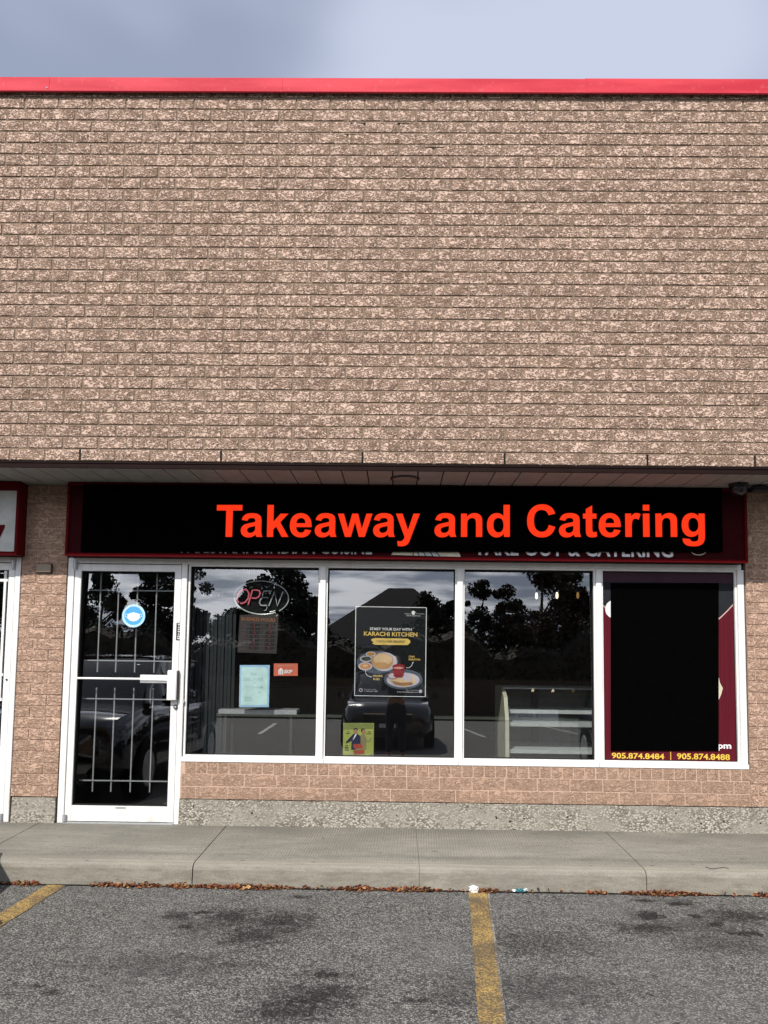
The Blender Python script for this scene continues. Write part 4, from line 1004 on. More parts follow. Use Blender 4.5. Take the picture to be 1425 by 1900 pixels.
pell(930, 1440, 292, 132, 'print_plate', 'plate', Y2); pell(750, 1370, 95, 60, 'print_cup', 'plate', Y3); pell(750, 1370, 80, 48, 'print_plate', 'plate', Y4)
ppatch([(700, 1450), (860, 1400), (1060, 1480), (1110, 1320), (1130, 1440), (1170, 1480), (1000, 1560), (800, 1530)][::-1], 'print_bread_light', 'flatbread', Y4)
for k in range(4):
    ppatch([(720 + 20 * k, 1450 + 22 * k), (880 + 20 * k, 1490 + 14 * k), (1090, 1480 + 12 * k), (1095, 1488 + 12 * k), (880 + 20 * k, 1500 + 14 * k), (720 + 20 * k, 1460 + 22 * k)], 'print_crust', 'flatbread', Y5)
ppatch([(742, 1190), (765, 1370), (800, 1395), (910, 1395), (940, 1360), (962, 1190)], 'print_cup', 'cup', YO - .0046); pell(852, 1195, 110, 34, 'print_cup', 'cup', YO - .0050); pell(850, 1228, 88, 20, 'print_tea', 'cup', YO - .0056)
for pts in ([(265, 1270), (270, 1320), (300, 1365), (365, 1388)], [(985, 1228), (1040, 1225), (1080, 1190), (1105, 1130)]):
    MB().tube([(P(*pp(u, v), Y2)[0], Y2, P(*pp(u, v), Y2)[1]) for u, v in pts], .0025, 5).build('arrow', 'print_white', po)
ppatch([(380, 1388), (355, 1398), (362, 1372)], 'print_white', 'arrow', Y3); ppatch([(1108, 1120), (1090, 1135), (1120, 1145)], 'print_white', 'arrow', Y3)

# small lime poster
yp = sheet('event_poster', 637, 1341.5, 694, 1402, 'poster_lime', 'small lime green poster with two men standing at the foot of the second window', 'poster', YO, skew=1)
def ep(u, v): return 620 + u / 17.81, 1330 + v / 17.81
def epatch(poly, mat, nm, Y): MB().ring([(P(*ep(u, v), Y)[0], Y, P(*ep(u, v), Y)[1]) for u, v in poly]).build(nm, mat, yp)
def eell(cu, cv_, ru, rv, mat, nm, Y): epatch([(cu + ru * math.cos(a), cv_ + rv * math.sin(a)) for a in np.linspace(2 * math.pi, 0, 18, endpoint=False)], mat, nm, Y)
epatch([(300, 210), (1300, 215), (1290, 400), (300, 430)], 'poster_lime_dark', 'ground', Y1)
epatch([(640, 560), (560, 640), (390, 830), (400, 880), (580, 790), (560, 1080), (720, 1100), (870, 900), (870, 640), (760, 560)], 'print_navy', 'figure', Y3)
epatch([(690, 580), (640, 720), (620, 780), (700, 660), (750, 570)], 'print_white', 'figure', Y4); eell(708, 490, 58, 85, 'print_skin', 'figure', Y4); eell(710, 425, 68, 55, 'print_hair', 'figure', Y3)
epatch([(870, 620), (960, 560), (1040, 640), (1080, 800), (1130, 800), (1220, 680), (1235, 720), (1150, 830), (1060, 840), (1060, 1080), (880, 1080)], 'print_kurta', 'figure', Y2)
eell(980, 500, 62, 85, 'print_skin', 'figure', Y3); eell(955, 455, 72, 75, 'print_hair', 'figure', Y2)
epatch([(620, 905), (900, 890), (960, 1000), (930, 1040), (640, 1035)], 'print_red', 'title_block', Y4); epatch([(630, 1120), (1000, 1090), (1000, 1215), (650, 1250)], 'print_red', 'title_block', Y4)
epatch([(690, 1050), (900, 1045), (900, 1085), (700, 1090)], 'print_skin', 'title_block', Y4)
for u, v, w in ((430, 485, 70), (390, 540, 140), (1110, 490, 100), (1080, 550, 140), (360, 945, 100), (340, 1000, 140), (340, 1050, 145), (350, 1095, 135), (1190, 1245, 70)):
    epatch([(u, v), (u + w, v), (u + w, v + 22), (u, v + 22)], 'print_hair', 'line_print', Y2)

# ------------------------------------------------------------------ room behind the glass
def struct(name, mat, *b): return tag(boxo(name, mat, None, *b), kind='structure')
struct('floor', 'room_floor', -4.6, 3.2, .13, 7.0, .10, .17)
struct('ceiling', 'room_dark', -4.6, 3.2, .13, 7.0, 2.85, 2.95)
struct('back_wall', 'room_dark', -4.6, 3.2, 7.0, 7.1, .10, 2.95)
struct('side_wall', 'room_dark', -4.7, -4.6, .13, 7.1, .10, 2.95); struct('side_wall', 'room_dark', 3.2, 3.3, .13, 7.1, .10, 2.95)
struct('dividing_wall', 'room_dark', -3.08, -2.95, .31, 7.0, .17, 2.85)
struct('roof', 'hull_roof', WX0, WX1, YU + .21, 8, 5.6, 5.7)  # both unseen building roofs are added to keep light out of the room
struct('roof', 'hull_roof', WX0, WX1, .31, 8, 3.01, 3.1)
struct('side_wall', 'hull_roof', WX0 - .1, WX0 - .002, YU, 8, .0, 5.9); struct('side_wall', 'hull_roof', WX1 + .002, WX1 + .1, YU, 8, 0, 5.9)

# display case behind window three
YC = .62
def cp(px, py, Y=YC): x, z = P(px, py, Y); return x, z
dx0, dzt = cp(938, 1279); dx1 = cp(1118, 1279)[0] + .9
dc = empty('display_case', ((dx0 + dx1) / 2, YC, .17), 'glass fronted food display case with white shelves behind the third window', 'display case')
def case_profile(x, ins=0.0):
    return [(x, YC + .75, .17), (x, YC + .75, dzt), (x, YC + .30, dzt), (x, YC + .12, dzt - .08), (x, YC + .02, dzt - .28), (x, YC + 0.0, .60), (x, YC, .17)]
p_ = case_profile(dx0); m = MB().prism(p_, (.035, 0, 0)); m.build('end_panel', 'case_cream', dc)
m = MB().prism(case_profile(dx1), (.035, 0, 0)); m.build('end_panel', 'case_cream', dc)
gl = [(YC + .30, dzt - .004), (YC + .19, dzt - .03), (YC + .11, dzt - .09), (YC + .05, dzt - .18), (YC + .02, dzt - .30), (YC + .003, .62)]
m = MB().add([(dx0 + .036, y, z) for y, z in gl] + [(dx1 - .001, y, z) for y, z in gl], [(i, i + 1, 7 + i, 6 + i) for i in range(5)]); m.build('curved_glass', 'case_glass', dc)
boxo('top', 'case_white', dc, dx0 + .036, dx1 - .001, YC + .30, YC + .75, dzt - .012, dzt)
boxo('back', 'case_back', dc, dx0 + .036, dx1 - .001, YC + .70, YC + .74, .2, dzt - .013)
boxo('base', 'case_white', dc, dx0 + .036, dx1 - .001, YC + .01, YC + .69, .17, .60)
for py, dd in ((1318, .30), (1342, .12), (1392, .06)):
    z = P(1000, py, YC + dd)[1]; boxo('shelf', 'case_white', dc, dx0 + .037, dx1 - .002, YC + dd, YC + .69, z - .012, z, .002)
    boxo('price_rail', 'case_white', dc, dx0 + .037, dx1 - .002, YC + dd - .006, YC + dd - .0005, z - .03, z + .004)
x = cp(1010, 1300)[0]; boxo('post', 'case_dark', dc, x, x + .06, YC + .62, YC + .69, .6, dzt - .02)
cnt = empty('counter', (-.3, 4, .17), 'dark service counter deep inside the shop', 'counter')
boxo('cabinet', 'counter', cnt, -2.6, .9, 4.0, 4.6, .17, 1.05, .01); boxo('worktop', 'dark_metal', cnt, -2.64, .94, 3.96, 4.64, 1.051, 1.09, .006)
# hanging lamps
def pendant(px, py, Y, lit, label):
    x, z = P(px, py, Y)
    r = empty('pendant_lamp', (x, Y, 2.85), label, 'lamp', 'pendant lamps over the display case')
    MB().cyl((x, Y, z + .06), (x, Y, 2.85), .003, .003, 6).build('cord', 'black_plastic', r)
    m = MB().cyl((x, Y, z + .02), (x, Y, z + .07), .028, .018, 12); m.build('holder', 'black_plastic', r)
    m = MB(); rr = [(.0, .010), (.3, .015), (.6, .017), (.85, .014), (1, .007)]
    m.loft([[(x + r_ * math.cos(t_), Y + r_ * math.sin(t_), z + .02 - u * .075) for t_ in np.linspace(0, 2 * math.pi, 12, endpoint=False)] for u, r_ in rr]).build('bulb', lit, r, smooth=True)
pendant(995.5, 1103, 2.6, 'lamp_glow', 'bright pendant lamp, leftmost of three seen through the third window')
pendant(1033.5, 1102, 2.6, 'lamp_glow', 'bright pendant lamp in the middle of three behind the third window')
pendant(1072, 1102, 2.6, 'lamp_amber', 'dim amber pendant lamp, rightmost of three behind the third window')
pendant(415, 1096, 2.4, 'lamp_amber', 'dim amber pendant lamp behind the upper left of the first window')
a_ = P(374, 1103, 2.6); b_ = P(415, 1105.5, 2.6)
tb = empty('tube_light', (a_[0], 2.6, 2.2), 'thin white tube light seen through the upper left of the first window', 'light')
boxo('tube', 'tube_glow', tb, a_[0], b_[0], 2.6, 2.62, b_[1], a_[1]); boxo('housing', 'dark_metal', tb, a_[0] - .01, b_[0] + .01, 2.59, 2.64, a_[1] + .001, a_[1] + .04)

# ------------------------------------------------------------------ ground, kerb, parking lot
g = MB().box(-160, 160, -160, -.3, -.3, 0).build('parking_lot', 'asphalt', None); tag(g, kind='structure')
SZ = .152
walk = bpy.data.objects.new('sidewalk', None); COL.objects.link(walk); walk.location = (0, -.5, 0); tag(walk, kind='structure')
JX = [-7.2, -5.99, -4.45, -2.915, -1.375, .171, 1.707, 3.25, 4.8, 6.3, 7.2]
for i in range(len(JX) - 1):
    a, b = JX[i] + .0035, JX[i + 1] - .0035
    if i == 4: b = JX[5] - .0012
    if i == 5: a = JX[5] + .0012
    prof = [(.30, -.2), (.30, .168), (-.02, .167), (-.92, SZ + .001), (-1.035, SZ - .002), (-1.065, SZ - .007), (-1.085, SZ - .02), (-1.093, SZ - .04), (-1.100, .0), (-1.105, -.2)]
    n = 7; rng = random.Random(i)
    rings = []
    for k in range(n):
        x = a + (b - a) * k / (n - 1); j = rng.uniform(-.0015, .0015)
        rings.append([(x, y + (j if y < -1 else 0), z) for y, z in prof])
    o = MB().loft(rings).build('slab', 'concrete', walk, smooth=False)
boxo('joint_filler', 'rubber', walk, -7.15, 7.15, -1.06, .28, -.1, .128)
# kerb foot seam
seam = boxo('kerb_seam', 'rubber', None, -7.2, 7.2, -1.125, -1.095, .001, .003); tag(seam, kind='structure')

def ground_strip(name, pts, mat, z): 
    o = MB().ring([(x, y, z) for x, y in pts]).build(name, mat, None); return tag(o, kind='structure')
def pline(name, xa, ya, xb, yb, w, mat, z, ragged=.004):
    d = Vector((xb - xa, yb - ya)).normalized(); nrm = Vector((-d.y, d.x)); L_ = (Vector((xb, yb)) - Vector((xa, ya))).length
    n = max(2, int(L_ / .05)); rng = random.Random(int(abs(xa) * 100)); l_, r_ = [], []
    for i in range(n + 1):
        c = Vector((xa, ya)) + d * L_ * i / n
        l_.append(c + nrm * (w / 2 + rng.uniform(-ragged, ragged))); r_.append(c - nrm * (w / 2 + rng.uniform(-ragged, ragged)))
    vs = [(p.x, p.y, z) for p in l_] + [(p.x, p.y, z) for p in r_]
    o = MB().add(vs, [(i, i + 1, n + 2 + i, n + 1 + i) for i in range(n)]).build(name, mat, None); return tag(o, kind='structure')
pline('parking_line', .567, -1.09, .20, -6.2, .120, 'line_paint', .004)
pline('parking_line', -2.292, -1.12, -2.60, -6.2, .130, 'line_paint', .004)
pline('parking_line', 3.40, -1.12, 3.05, -6.2, .120, 'line_paint', .004); pline('parking_line', 6.25, -1.12, 5.9, -6.2, .12, 'line_paint', .004)
pline('parking_line', -5.15, -1.12, -5.45, -6.2, .120, 'line_paint', .004)
pline('chalk_line', .632, -1.15, .475, -3.2, .012, 'chalk_paint', .005, .002)
for x in (-9, -6.2, -3.4, -.6, 2.2, 5.0, 7.8): pline('parking_line', x, -12.8, x - .35, -17.6, .11, 'sign_white', .004)
gr = boxo('grass_verge', 'grass', None, -80, 80, -60, -20.5, .005, .06); tag(gr, kind='structure')

# leaves gathered along the kerb
def kx(px): return G(px, 1655)[0]
CL = [(0, 56, 90), (150, 200, 70), (195, 290, 210), (300, 350, 120), (345, 540, 420), (625, 700, 200), (700, 815, 260), (885, 925, 90), (1085, 1125, 70), (1150, 1300, 330), (1388, 1425, 60), (540, 640, 26), (815, 880, 16), (930, 1080, 18), (1300, 1390, 16), (-300, 0, 300), (1425, 1700, 260)]
def leaf_pile():
    rng = random.Random(3); V = []; F = []; MI = []
    for a, b, n in CL:
        xa, xb = kx(a), kx(b)
        for _ in range(int(n * 1.7)):
            u = rng.random() if rng.random() < .35 else (math.floor(rng.random() * 6) + .5 + rng.gauss(0, .28)) / 6; x = xa + (xb - xa) * u
            env = math.sin(math.pi * min(max(u, .03), .97)) ** .5
            d = abs(rng.gauss(0, .014)) * env; y = -1.108 - d * 1.5
            z = .004 + rng.random() ** 2 * .030 * env * max(0.2, 1 - d / .04)
            s = rng.uniform(.006, .017); ang = rng.uniform(0, 6.28); tilt = rng.uniform(-.9, .9); tl_ = rng.uniform(-.6, .6)
            M_ = Matrix.Rotation(ang, 3, 'Z') @ Matrix.Rotation(tilt, 3, 'X') @ Matrix.Rotation(tl_, 3, 'Y')
            pts = [(-1, 0, 0), (-.2, .55, .2), (1, 0, .1), (-.2, -.55, .2), (0, 0, -.1)]
            base = len(V)
            for p in pts:
                w = M_ @ Vector(p) * s; V.append((x + w.x, min(-1.098, y + w.y), max(.0045, z + w.z)))
            mi = rng.choices((0, 1, 2, 3), (4, 4, 2, 4))[0]
            for f in ((0, 4, 1), (1, 4, 2), (2, 4, 3), (3, 4, 0)): F.append(tuple(base + k for k in f)); MI.append(mi)
    me = bpy.data.meshes.new('fallen_leaves'); me.from_pydata(V, [], F)
    for m_ in ('leaf_tan', 'leaf_rust', 'leaf_ochre', 'leaf_dark'): me.materials.append(MT[m_])
    me.polygons.foreach_set('material_index', MI)
    o = bpy.data.objects.new('fallen_leaves', me); COL.objects.link(o); tag(o, 'small brown and rust leaves drifted along the foot of the kerb', kind='stuff')
leaf_pile()
def big_leaf(px, py, Z, s, mat, label, seed, Yfix=None):
    x, y = G(px, py, Z) if Yfix is None else (P(px, py, Yfix)[0], Yfix)
    rng = random.Random(seed); m = MB(); n = 9
    top = []
    for i in range(n):
        a = 2 * math.pi * i / n; r = s * (1.0 if i % 2 == 0 else .62) * rng.uniform(.8, 1.15)
        top.append((x + r * math.cos(a), y + r * math.sin(a) * .7, Z + .004 + s * rng.uniform(0, .9)))
    m.add([(x, y, Z + .003)] + top, [(0, 1 + i, 1 + (i + 1) % n) for i in range(n)])
    return tag(m.build('leaf', mat, None), label, 'leaf')
big_leaf(222, 1634, .0, .028, 'leaf_rust', 'curled dark leaf standing in the kerb leaves right of the left yellow line', 1, -1.14)
big_leaf(335, 1634, .0, .040, 'leaf_tan', 'big crumpled tan leaf by the kerb joint under the door', 2, -1.14)
big_leaf(433, 1635, .0, .034, 'leaf_rust', 'round reddish leaf in the long drift of leaves along the kerb', 4, -1.14)
big_leaf(458, 1637, .0, .030, 'leaf_ochre', 'pale ochre leaf beside the reddish round leaf at the kerb', 5, -1.15)
big_leaf(796, 1641, .0, .028, 'leaf_dark', 'dark leaf on the right end of the middle leaf drift', 6, -1.14)
big_leaf(763, 1530, .168, .020, 'leaf_rust', 'small dark red leaf lying at the foot of the concrete plinth', 7)
def crumple(px, py, s, mat, label, cat, seed, name, ratio=(1, .7, .7)):
    x, y = G(px, py, .01); rng = random.Random(seed); y = min(y, -1.125)
    bm = bmesh.new(); bmesh.ops.create_icosphere(bm, subdivisions=3, radius=s)
    for v in bm.verts:
        k = rng.uniform(.62, 1.2); v.co = Vector((v.co.x * ratio[0] * k, v.co.y * ratio[1] * k, max(-s * .6, v.co.z * ratio[2] * k)))
    me = bpy.data.meshes.new(name); bm.to_mesh(me); bm.free(); me.materials.append(MT[mat])
    o = bpy.data.objects.new(name, me); COL.objects.link(o); o.location = (x, y, s * .55 + .004); return tag(o, label, cat)
crumple(877, 1647, .030, 'tissue', 'crumpled white tissue at the top end of the middle yellow line', 'litter', 1, 'crumpled_tissue', (1.1, .7, .9))
crumple(466, 1636, .012, 'tissue', 'tiny white paper scrap on the leaves near the round reddish leaf', 'litter', 2, 'paper_scrap')
w1 = crumple(963, 1648, .026, 'wrapper_teal', 'crushed teal and white wrapper lying against the kerb', 'litter', 3, 'food_wrapper', (2.0, .6, .45))
x, y = w1.location.x, w1.location.y
def scrap(dx, dz, s, seed):
    rng = random.Random(seed); pts = [(x + dx + s * math.cos(a) * rng.uniform(.7, 1.3), y - .018 + .01 * rng.random(), .018 + dz + .5 * s * math.sin(a)) for a in np.linspace(0, 6.28, 8, endpoint=False)]
    MB().ring(pts).build('flap', 'tissue', w1)
scrap(-.045, .004, .016, 1); scrap(.035, .010, .018, 2)
tw = MB().tube([(G(px, py, SZ + .006)[0], G(px, py, SZ + .006)[1], SZ + .006) for px, py in ((1309, 1608), (1318, 1611.5), (1330, 1611), (1342, 1609), (1352, 1611))], .002, 5).build('twig', 'leaf_dark', None); tag(tw, 'thin curved dark twig lying on the sidewalk at the right', 'twig')

# ------------------------------------------------------------------ what the panes mirror: cars, trees, house
def car(x, y, rot, paint, label, H=1.70, Lg=4.7, Wd=1.88, nm='parked_car'):
    r = empty(nm, (0, 0, 0), label, 'car'); k = H / 1.70; hl = Lg / 2; wf = Wd / 1.9
    def ring(yy, hw, zb, zt, rnd=.12):
        hw *= wf; zt *= k
        pts = [(-hw * .86, zb), (hw * .86, zb), (hw, zb + rnd), (hw * 1.0, zb + (zt - zb) * .55), (hw * .975, zt - rnd), (hw * .90, zt - .02), (hw * .5, zt + .012), (0, zt + .018)]
        pts += [(-a, b) for a, b in pts[-2:1:-1]] ; pts = pts[:8] + [(-hw * .5, zt + .012), (-hw * .90, zt - .02), (-hw * .975, zt - rnd), (-hw, zb + (zt - zb) * .55), (-hw, zb + rnd)]
        return [(a, yy, b) for a, b in pts]
    secs = [(-hl, .74, .42, .86), (-hl + .08, .86, .32, .98), (-hl + .5, .93, .24, 1.02), (-.9, .95, .22, 1.03), (.2, .95, .22, 1.02), (1.0, .95, .22, 1.04), (1.35, .94, .23, 1.02), (hl - .45, .91, .26, .96), (hl - .12, .84, .30, .88), (hl, .70, .36, .74)]
    MB().loft([ring(*s_) for s_ in secs]).build('body', paint, r, smooth=True)
    def cring(yy, hw, z): return (hw * wf, yy, z * k)
    low = 1.0; roofz = 1.66
    g_ = MB(); rings = []
    for yy, hb_, ht, zt_ in ((-hl + .10, .80, .78, 1.05), (-hl + .38, .84, .70, 1.56), (-hl + .9, .86, .70, 1.64), (-.2, .87, .70, 1.66), (.35, .87, .69, 1.62), (.95, .86, .74, 1.22), (1.22, .84, .82, 1.02)):
        rings.append([(hb_ * wf, yy, low * k), (ht * wf, yy, zt_ * k - .04), (ht * wf * .8, yy, zt_ * k), (-ht * wf * .8, yy, zt_ * k), (-ht * wf, yy, zt_ * k - .04), (-hb_ * wf, yy, low * k)])
    g_.loft(rings).build('windows', 'car_glass', r, smooth=True)
    rf = MB(); rr = [[(a * 1.01, b, c + .006) for a, b, c in rg[1:5]] for rg in rings[1:5]]
    rr2 = [[(p[0], p[1], p[2] - .03) for p in rg[::-1]] for rg in rr]
    rf.loft([a + b for a, b in zip(rr, rr2)]).build('roof', paint, r, smooth=True)
    for s in (-1, 1):
        MB().tube([(s * .70 * wf, .33, 1.60 * k), (s * .76 * wf, .95, 1.20 * k), (s * .85 * wf, 1.22, 1.03 * k)], .035, 6).build('pillar', paint, r)
        MB().tube([(s * .71 * wf, -.35, 1.63 * k), (s * .88 * wf, -.38, 1.0 * k)], .035, 6).build('pillar', 'rubber', r)
        mm = MB().box(s * .93 * wf, s * 1.10 * wf, .82, .96, 1.02 * k, 1.17 * k); mm.build('mirror', paint, r, .03)
        mm = MB().add([(s * .80 * wf, hl - .16, .66 * k), (s * .52 * wf, hl - .035, .64 * k), (s * .52 * wf, hl - .10, .79 * k), (s * .82 * wf, hl - .24, .82 * k)], [(0, 1, 2, 3)]); mm.build('headlight', 'headlight_glass', r)
        MB().add([(s * .83 * wf, -hl + .05, .70), (s * .60 * wf, -hl - .005, .70), (s * .60 * wf, -hl + .0, .86), (s * .83 * wf, -hl + .07, .86)], [(0, 1, 2, 3)]).build('tail_light', 'print_red', r)
        for yy in (-hl + .85, hl - .92):
            w = MB(); w.loft([[(s * a * wf, yy + rr_ * math.cos(t_), .335 + rr_ * math.sin(t_)) for t_ in np.linspace(0, 2 * math.pi, 24, endpoint=False)] for a, rr_ in ((.76, .30), (.76, .335), (.955, .335), (.965, .30), (.965, .22))]); wo = w.build('wheel', 'rubber', r, smooth=True)
            MB().cyl((s * .955 * wf, yy, .335), (s * .972 * wf, yy, .335), .215, .20, 18).build('rim', 'alu', wo)
    boxo('grille', 'black_plastic', r, -.48, .48, hl - .06, hl + .004, .52, .72 * k, .01)
    boxo('number_plate', 'film_white', r, -.16, .16, hl + .0045, hl + .012, .44, .52)
    boxo('bumper', 'black_plastic', r, -.66, .66, hl - .10, hl + .015, .28, .40, .03)
    MB().box(-.47, .47, hl - .01, hl + .012, .735 * k, .752 * k).build('chrome_strip', 'chrome', r)
    r.location = (x, y, 0.004); r.rotation_euler = (0, 0, rot); return r
car(-3.76, -3.80, .0, 'paint_black', 'black car parked in the bay left of the door, only its shadow in view', 1.70)
car(REF(722, 1300, 10.8)[0], -11.0, .0, 'paint_charcoal', 'dark car facing the shop behind the photographer, mirrored in the second window', 1.62)
car(3.95, -4.3, -.02, 'paint_blue', 'dark blue car parked in the bay on the right, mirrored in the third window', 1.62)
car(-8.2, -13.2, .02, 'paint_charcoal', 'dark car parked across the lot to the left, mirrored in the door', 1.5)

def tree(name, px, d, top_py, width, seed, cat_label, mat='leaf_green', dens=2600):
    x, ztop = REF(px, top_py, d); rng = np.random.default_rng(seed)
    r = empty('tree', (x, -d, 0), cat_label, 'tree', 'trees across the parking lot'); H = ztop
    m = MB(); pts = [(x, -d, 0), (x + .1, -d, H * .3), (x - .05, -d + .1, H * .55), (x + .1, -d, H * .85)]
    rad = [H * .022, H * .018, H * .012, H * .004]
    for i in range(3): m.cyl(pts[i], pts[i + 1], rad[i], rad[i + 1], 10, False)
    m.build('trunk', 'bark', r)
    ends = []
    m = MB()
    for i in range(11):
        a = rng.uniform(0, 6.28); h0 = H * rng.uniform(.28, .7); L_ = width * rng.uniform(.3, .5)
        e = (x + L_ * math.cos(a), -d + L_ * math.sin(a), min(H * .92, h0 + L_ * rng.uniform(.4, 1.1))); ends.append(e)
        m.cyl((x, -d, h0), e, H * .007, H * .002, 6, False)
    m.build('branch', 'bark', r)
    cs = []
    for i in range(64):
        if i < 11: c = ends[i]
        else:
            u = rng.random(); rr_ = width * .42 * math.sin(math.pi * (.12 + .82 * u)) ** .7; a = rng.uniform(0, 6.28); q_ = rr_ * rng.random() ** .5
            c = (x + q_ * math.cos(a), -d + q_ * math.sin(a), H * (.14 + .84 * u))
        cs.append((c, width * (rng.uniform(.05, .09) if i < 11 else rng.uniform(.08, .16))))
    n = dens; ci = rng.integers(0, len(cs), n); C = np.array([cs[i][0] for i in ci]); R = np.array([cs[i][1] for i in ci])
    D_ = rng.normal(size=(n, 3)); D_ /= np.linalg.norm(D_, axis=1)[:, None]; Pp = C + D_ * (R * rng.random(n) ** .4 * 1.25)[:, None] * np.array([1, 1, .85])
    Pp[:, 2] = np.minimum(Pp[:, 2], H)
    A = rng.normal(size=(n, 3)); A /= np.linalg.norm(A, axis=1)[:, None]; B = np.cross(A, rng.normal(size=(n, 3))); B /= np.linalg.norm(B, axis=1)[:, None]
    s = rng.uniform(.05, .13, n)[:, None]; V = np.stack([Pp - A * s, Pp - B * s * .6, Pp + A * s, Pp + B * s * .6], 1).reshape(-1, 3) - np.array([x, -d, 0])
    me = bpy.data.meshes.new('crown'); me.from_pydata(V.tolist(), [], [(4 * i, 4 * i + 1, 4 * i + 2, 4 * i + 3) for i in range(n)]); me.materials.append(MT[mat])
    o = bpy.data.objects.new('crown', me); COL.objects.link(o); o.parent = r
TR_ = [(350, 30, 1010, 2.9, 'tall dark tree, mirrored at the left edge of the first window', 'leaf_green'), (522, 30, 1052, 3.6, 'broad dark tree mirrored behind the neon sign', 'leaf_green'), (470, 31, 1082, 2.0, 'slim pointed tree mirrored left of the neon sign', 'leaf_green'), (588, 33, 1118, 2.0, 'small pointed tree mirrored at the right edge of the first window', 'leaf_green'),
       (796, 34, 1108, 2.6, 'bushy tree mirrored to the right of the house roof', 'leaf_green'), (836, 36, 1126, 2.2, 'low bushy tree mirrored beside the second mullion', 'leaf_green'), (894, 33, 1086, 2.3, 'rounded dark tree mirrored at the left of the third window', 'leaf_green'),
       (430, 31, 1140, 2.6, 'low round tree mirrored left of the hours board', 'leaf_green'), (560, 29, 1128, 2.6, 'low round tree mirrored right of the hours board', 'leaf_green'), (948, 30, 1122, 2.2, 'low tree mirrored between the rounded tree and the autumn tree', 'leaf_green'), (1060, 31, 1066, 2.6, 'tall green tree mirrored right behind the autumn tree', 'leaf_green'),
       (1005, 28, 1036, 3.9, 'tall loose autumn tree mirrored in the third window', 'leaf_autumn'), (1080, 30, 1100, 2.2, 'rust tinged tree mirrored at the right of the third window', 'leaf_autumn'), (192, 32, 1072, 2.6, 'dark tree mirrored in the left of the door glass', 'leaf_green'),
       (292, 30, 1060, 3.2, 'tall dark tree mirrored in the right of the door glass', 'leaf_green'), (20, 30, 1040, 3.5, 'dark tree mirrored in the neighbouring door', 'leaf_green'), (1190, 32, 1070, 3.5, 'dark tree standing across the lot to the far right', 'leaf_green'), (-140, 34, 1060, 4.5, 'dark tree standing across the lot to the far left', 'leaf_green')]
for i, (px, d, py, w, lb, mt) in enumerate(TR_): tree('tree', px, d, py, w, 40 + i, lb, mt, 13000 if w > 3 else 9000)

hs = empty('house', (0, -36, 0), 'brick house with a hipped shingle roof across the lot, mirrored in the second window', 'house')
rl, rz = REF(722, 1100, 38); rr_x = REF(768, 1100, 38)[0]; el, ez = REF(560, 1205, 34); er = REF(905, 1205, 34)[0]
MB().add([(el, -33.5, ez), (er, -33.5, ez), (er, -43, ez), (el, -43, ez), (rl, -38, rz), (rr_x, -38, rz)], [(0, 1, 5, 4), (1, 2, 5), (2, 3, 4, 5), (3, 0, 4), (3, 2, 1, 0)]).build('roof', 'roof_shingle', hs)
boxo('wall', 'house_wall', hs, el + .5, er - .5, -42.5, -34.0, 0, ez - .01)
boxo('fascia', 'house_trim', hs, el, er, -33.56, -33.51, ez - .18, ez + .02)
for x in (el + 1.6, el + 4.2, er - 2.6):
    w_ = boxo('window', 'house_trim', hs, x, x + 1.2, -33.99, -33.93, ez - 1.7, ez - .5); boxo('pane', 'car_glass', w_, x + .08, x + 1.12, -33.925, -33.92, ez - 1.62, ez - .58)
boxo('garage_door', 'house_trim', hs, er - 5.6, er - 3.1, -33.99, -33.93, 0, 2.1)
def hedge():
    rng = np.random.default_rng(5); r = empty('hedge', (0, -26.5, 0), 'long dark unclipped hedge behind the board fence across the lot', 'hedge')
    top = [(x, 3.3 + .5 * math.sin(x * .9) + .35 * math.sin(x * 2.3 + 1)) for x in np.linspace(-22, 22, 60)]
    m = MB().loft([[(x, -27.6, 0), (x, -26.2, 0), (x, -26.2, h * .86), (x, -27.0, h * .95), (x, -27.6, h * .8)] for x, h in top]); m.build('hedge_core', 'bark', r)  # solid dark core added inside the hedge to block the sky behind
    n = 22000; X = rng.uniform(-22, 22, n); Hh = np.interp(X, [t[0] for t in top], [t[1] for t in top]); Z = Hh * rng.random(n) ** .6 * 1.04; Y = -26.15 - .2 * rng.random(n) - np.where(Z > Hh * .85, rng.random(n) * 1.2, 0)
    Pp = np.stack([X, Y, Z], 1); A = rng.normal(size=(n, 3)); A /= np.linalg.norm(A, axis=1)[:, None]; B = np.cross(A, rng.normal(size=(n, 3))); B /= np.linalg.norm(B, axis=1)[:, None]
    s = rng.uniform(.05, .12, n)[:, None]; V = np.stack([Pp - A * s, Pp - B * s * .6, Pp + A * s, Pp + B * s * .6], 1).reshape(-1, 3) - np.array([0, -26.5, 0])
    me = bpy.data.meshes.new('foliage'); me.from_pydata(V.tolist(), [], [(4 * i, 4 * i + 1, 4 * i + 2, 4 * i + 3) for i in range(n)]); me.materials.append(MT['leaf_green'])
    o = bpy.data.objects.new('foliage', me); COL.objects.link(o); o.parent = r
hedge()
fz = 1.45
fn = empty('wooden_fence', (0, -24, 0), 'low weathered board fence along the far side of the lot', 'fence')
i = 0; x = -14.0
while x < 14:
    if i % 12 == 0: boxo('post', 'fence_wood', fn, x - .05, x + .05, -24.12, -24.03, 0, fz + .08)
    MB().box(x, x + .185, -24.0, -23.98, .05, fz + random.uniform(-.01, .01)).build('board', 'fence_wood', fn); x += .19; i += 1
boxo('rail', 'fence_wood', fn, -14, 14, -24.03, -24.0, .3, .4); boxo('rail', 'fence_wood', fn, -14, 14, -24.03, -24.0, 1.1, 1.2)

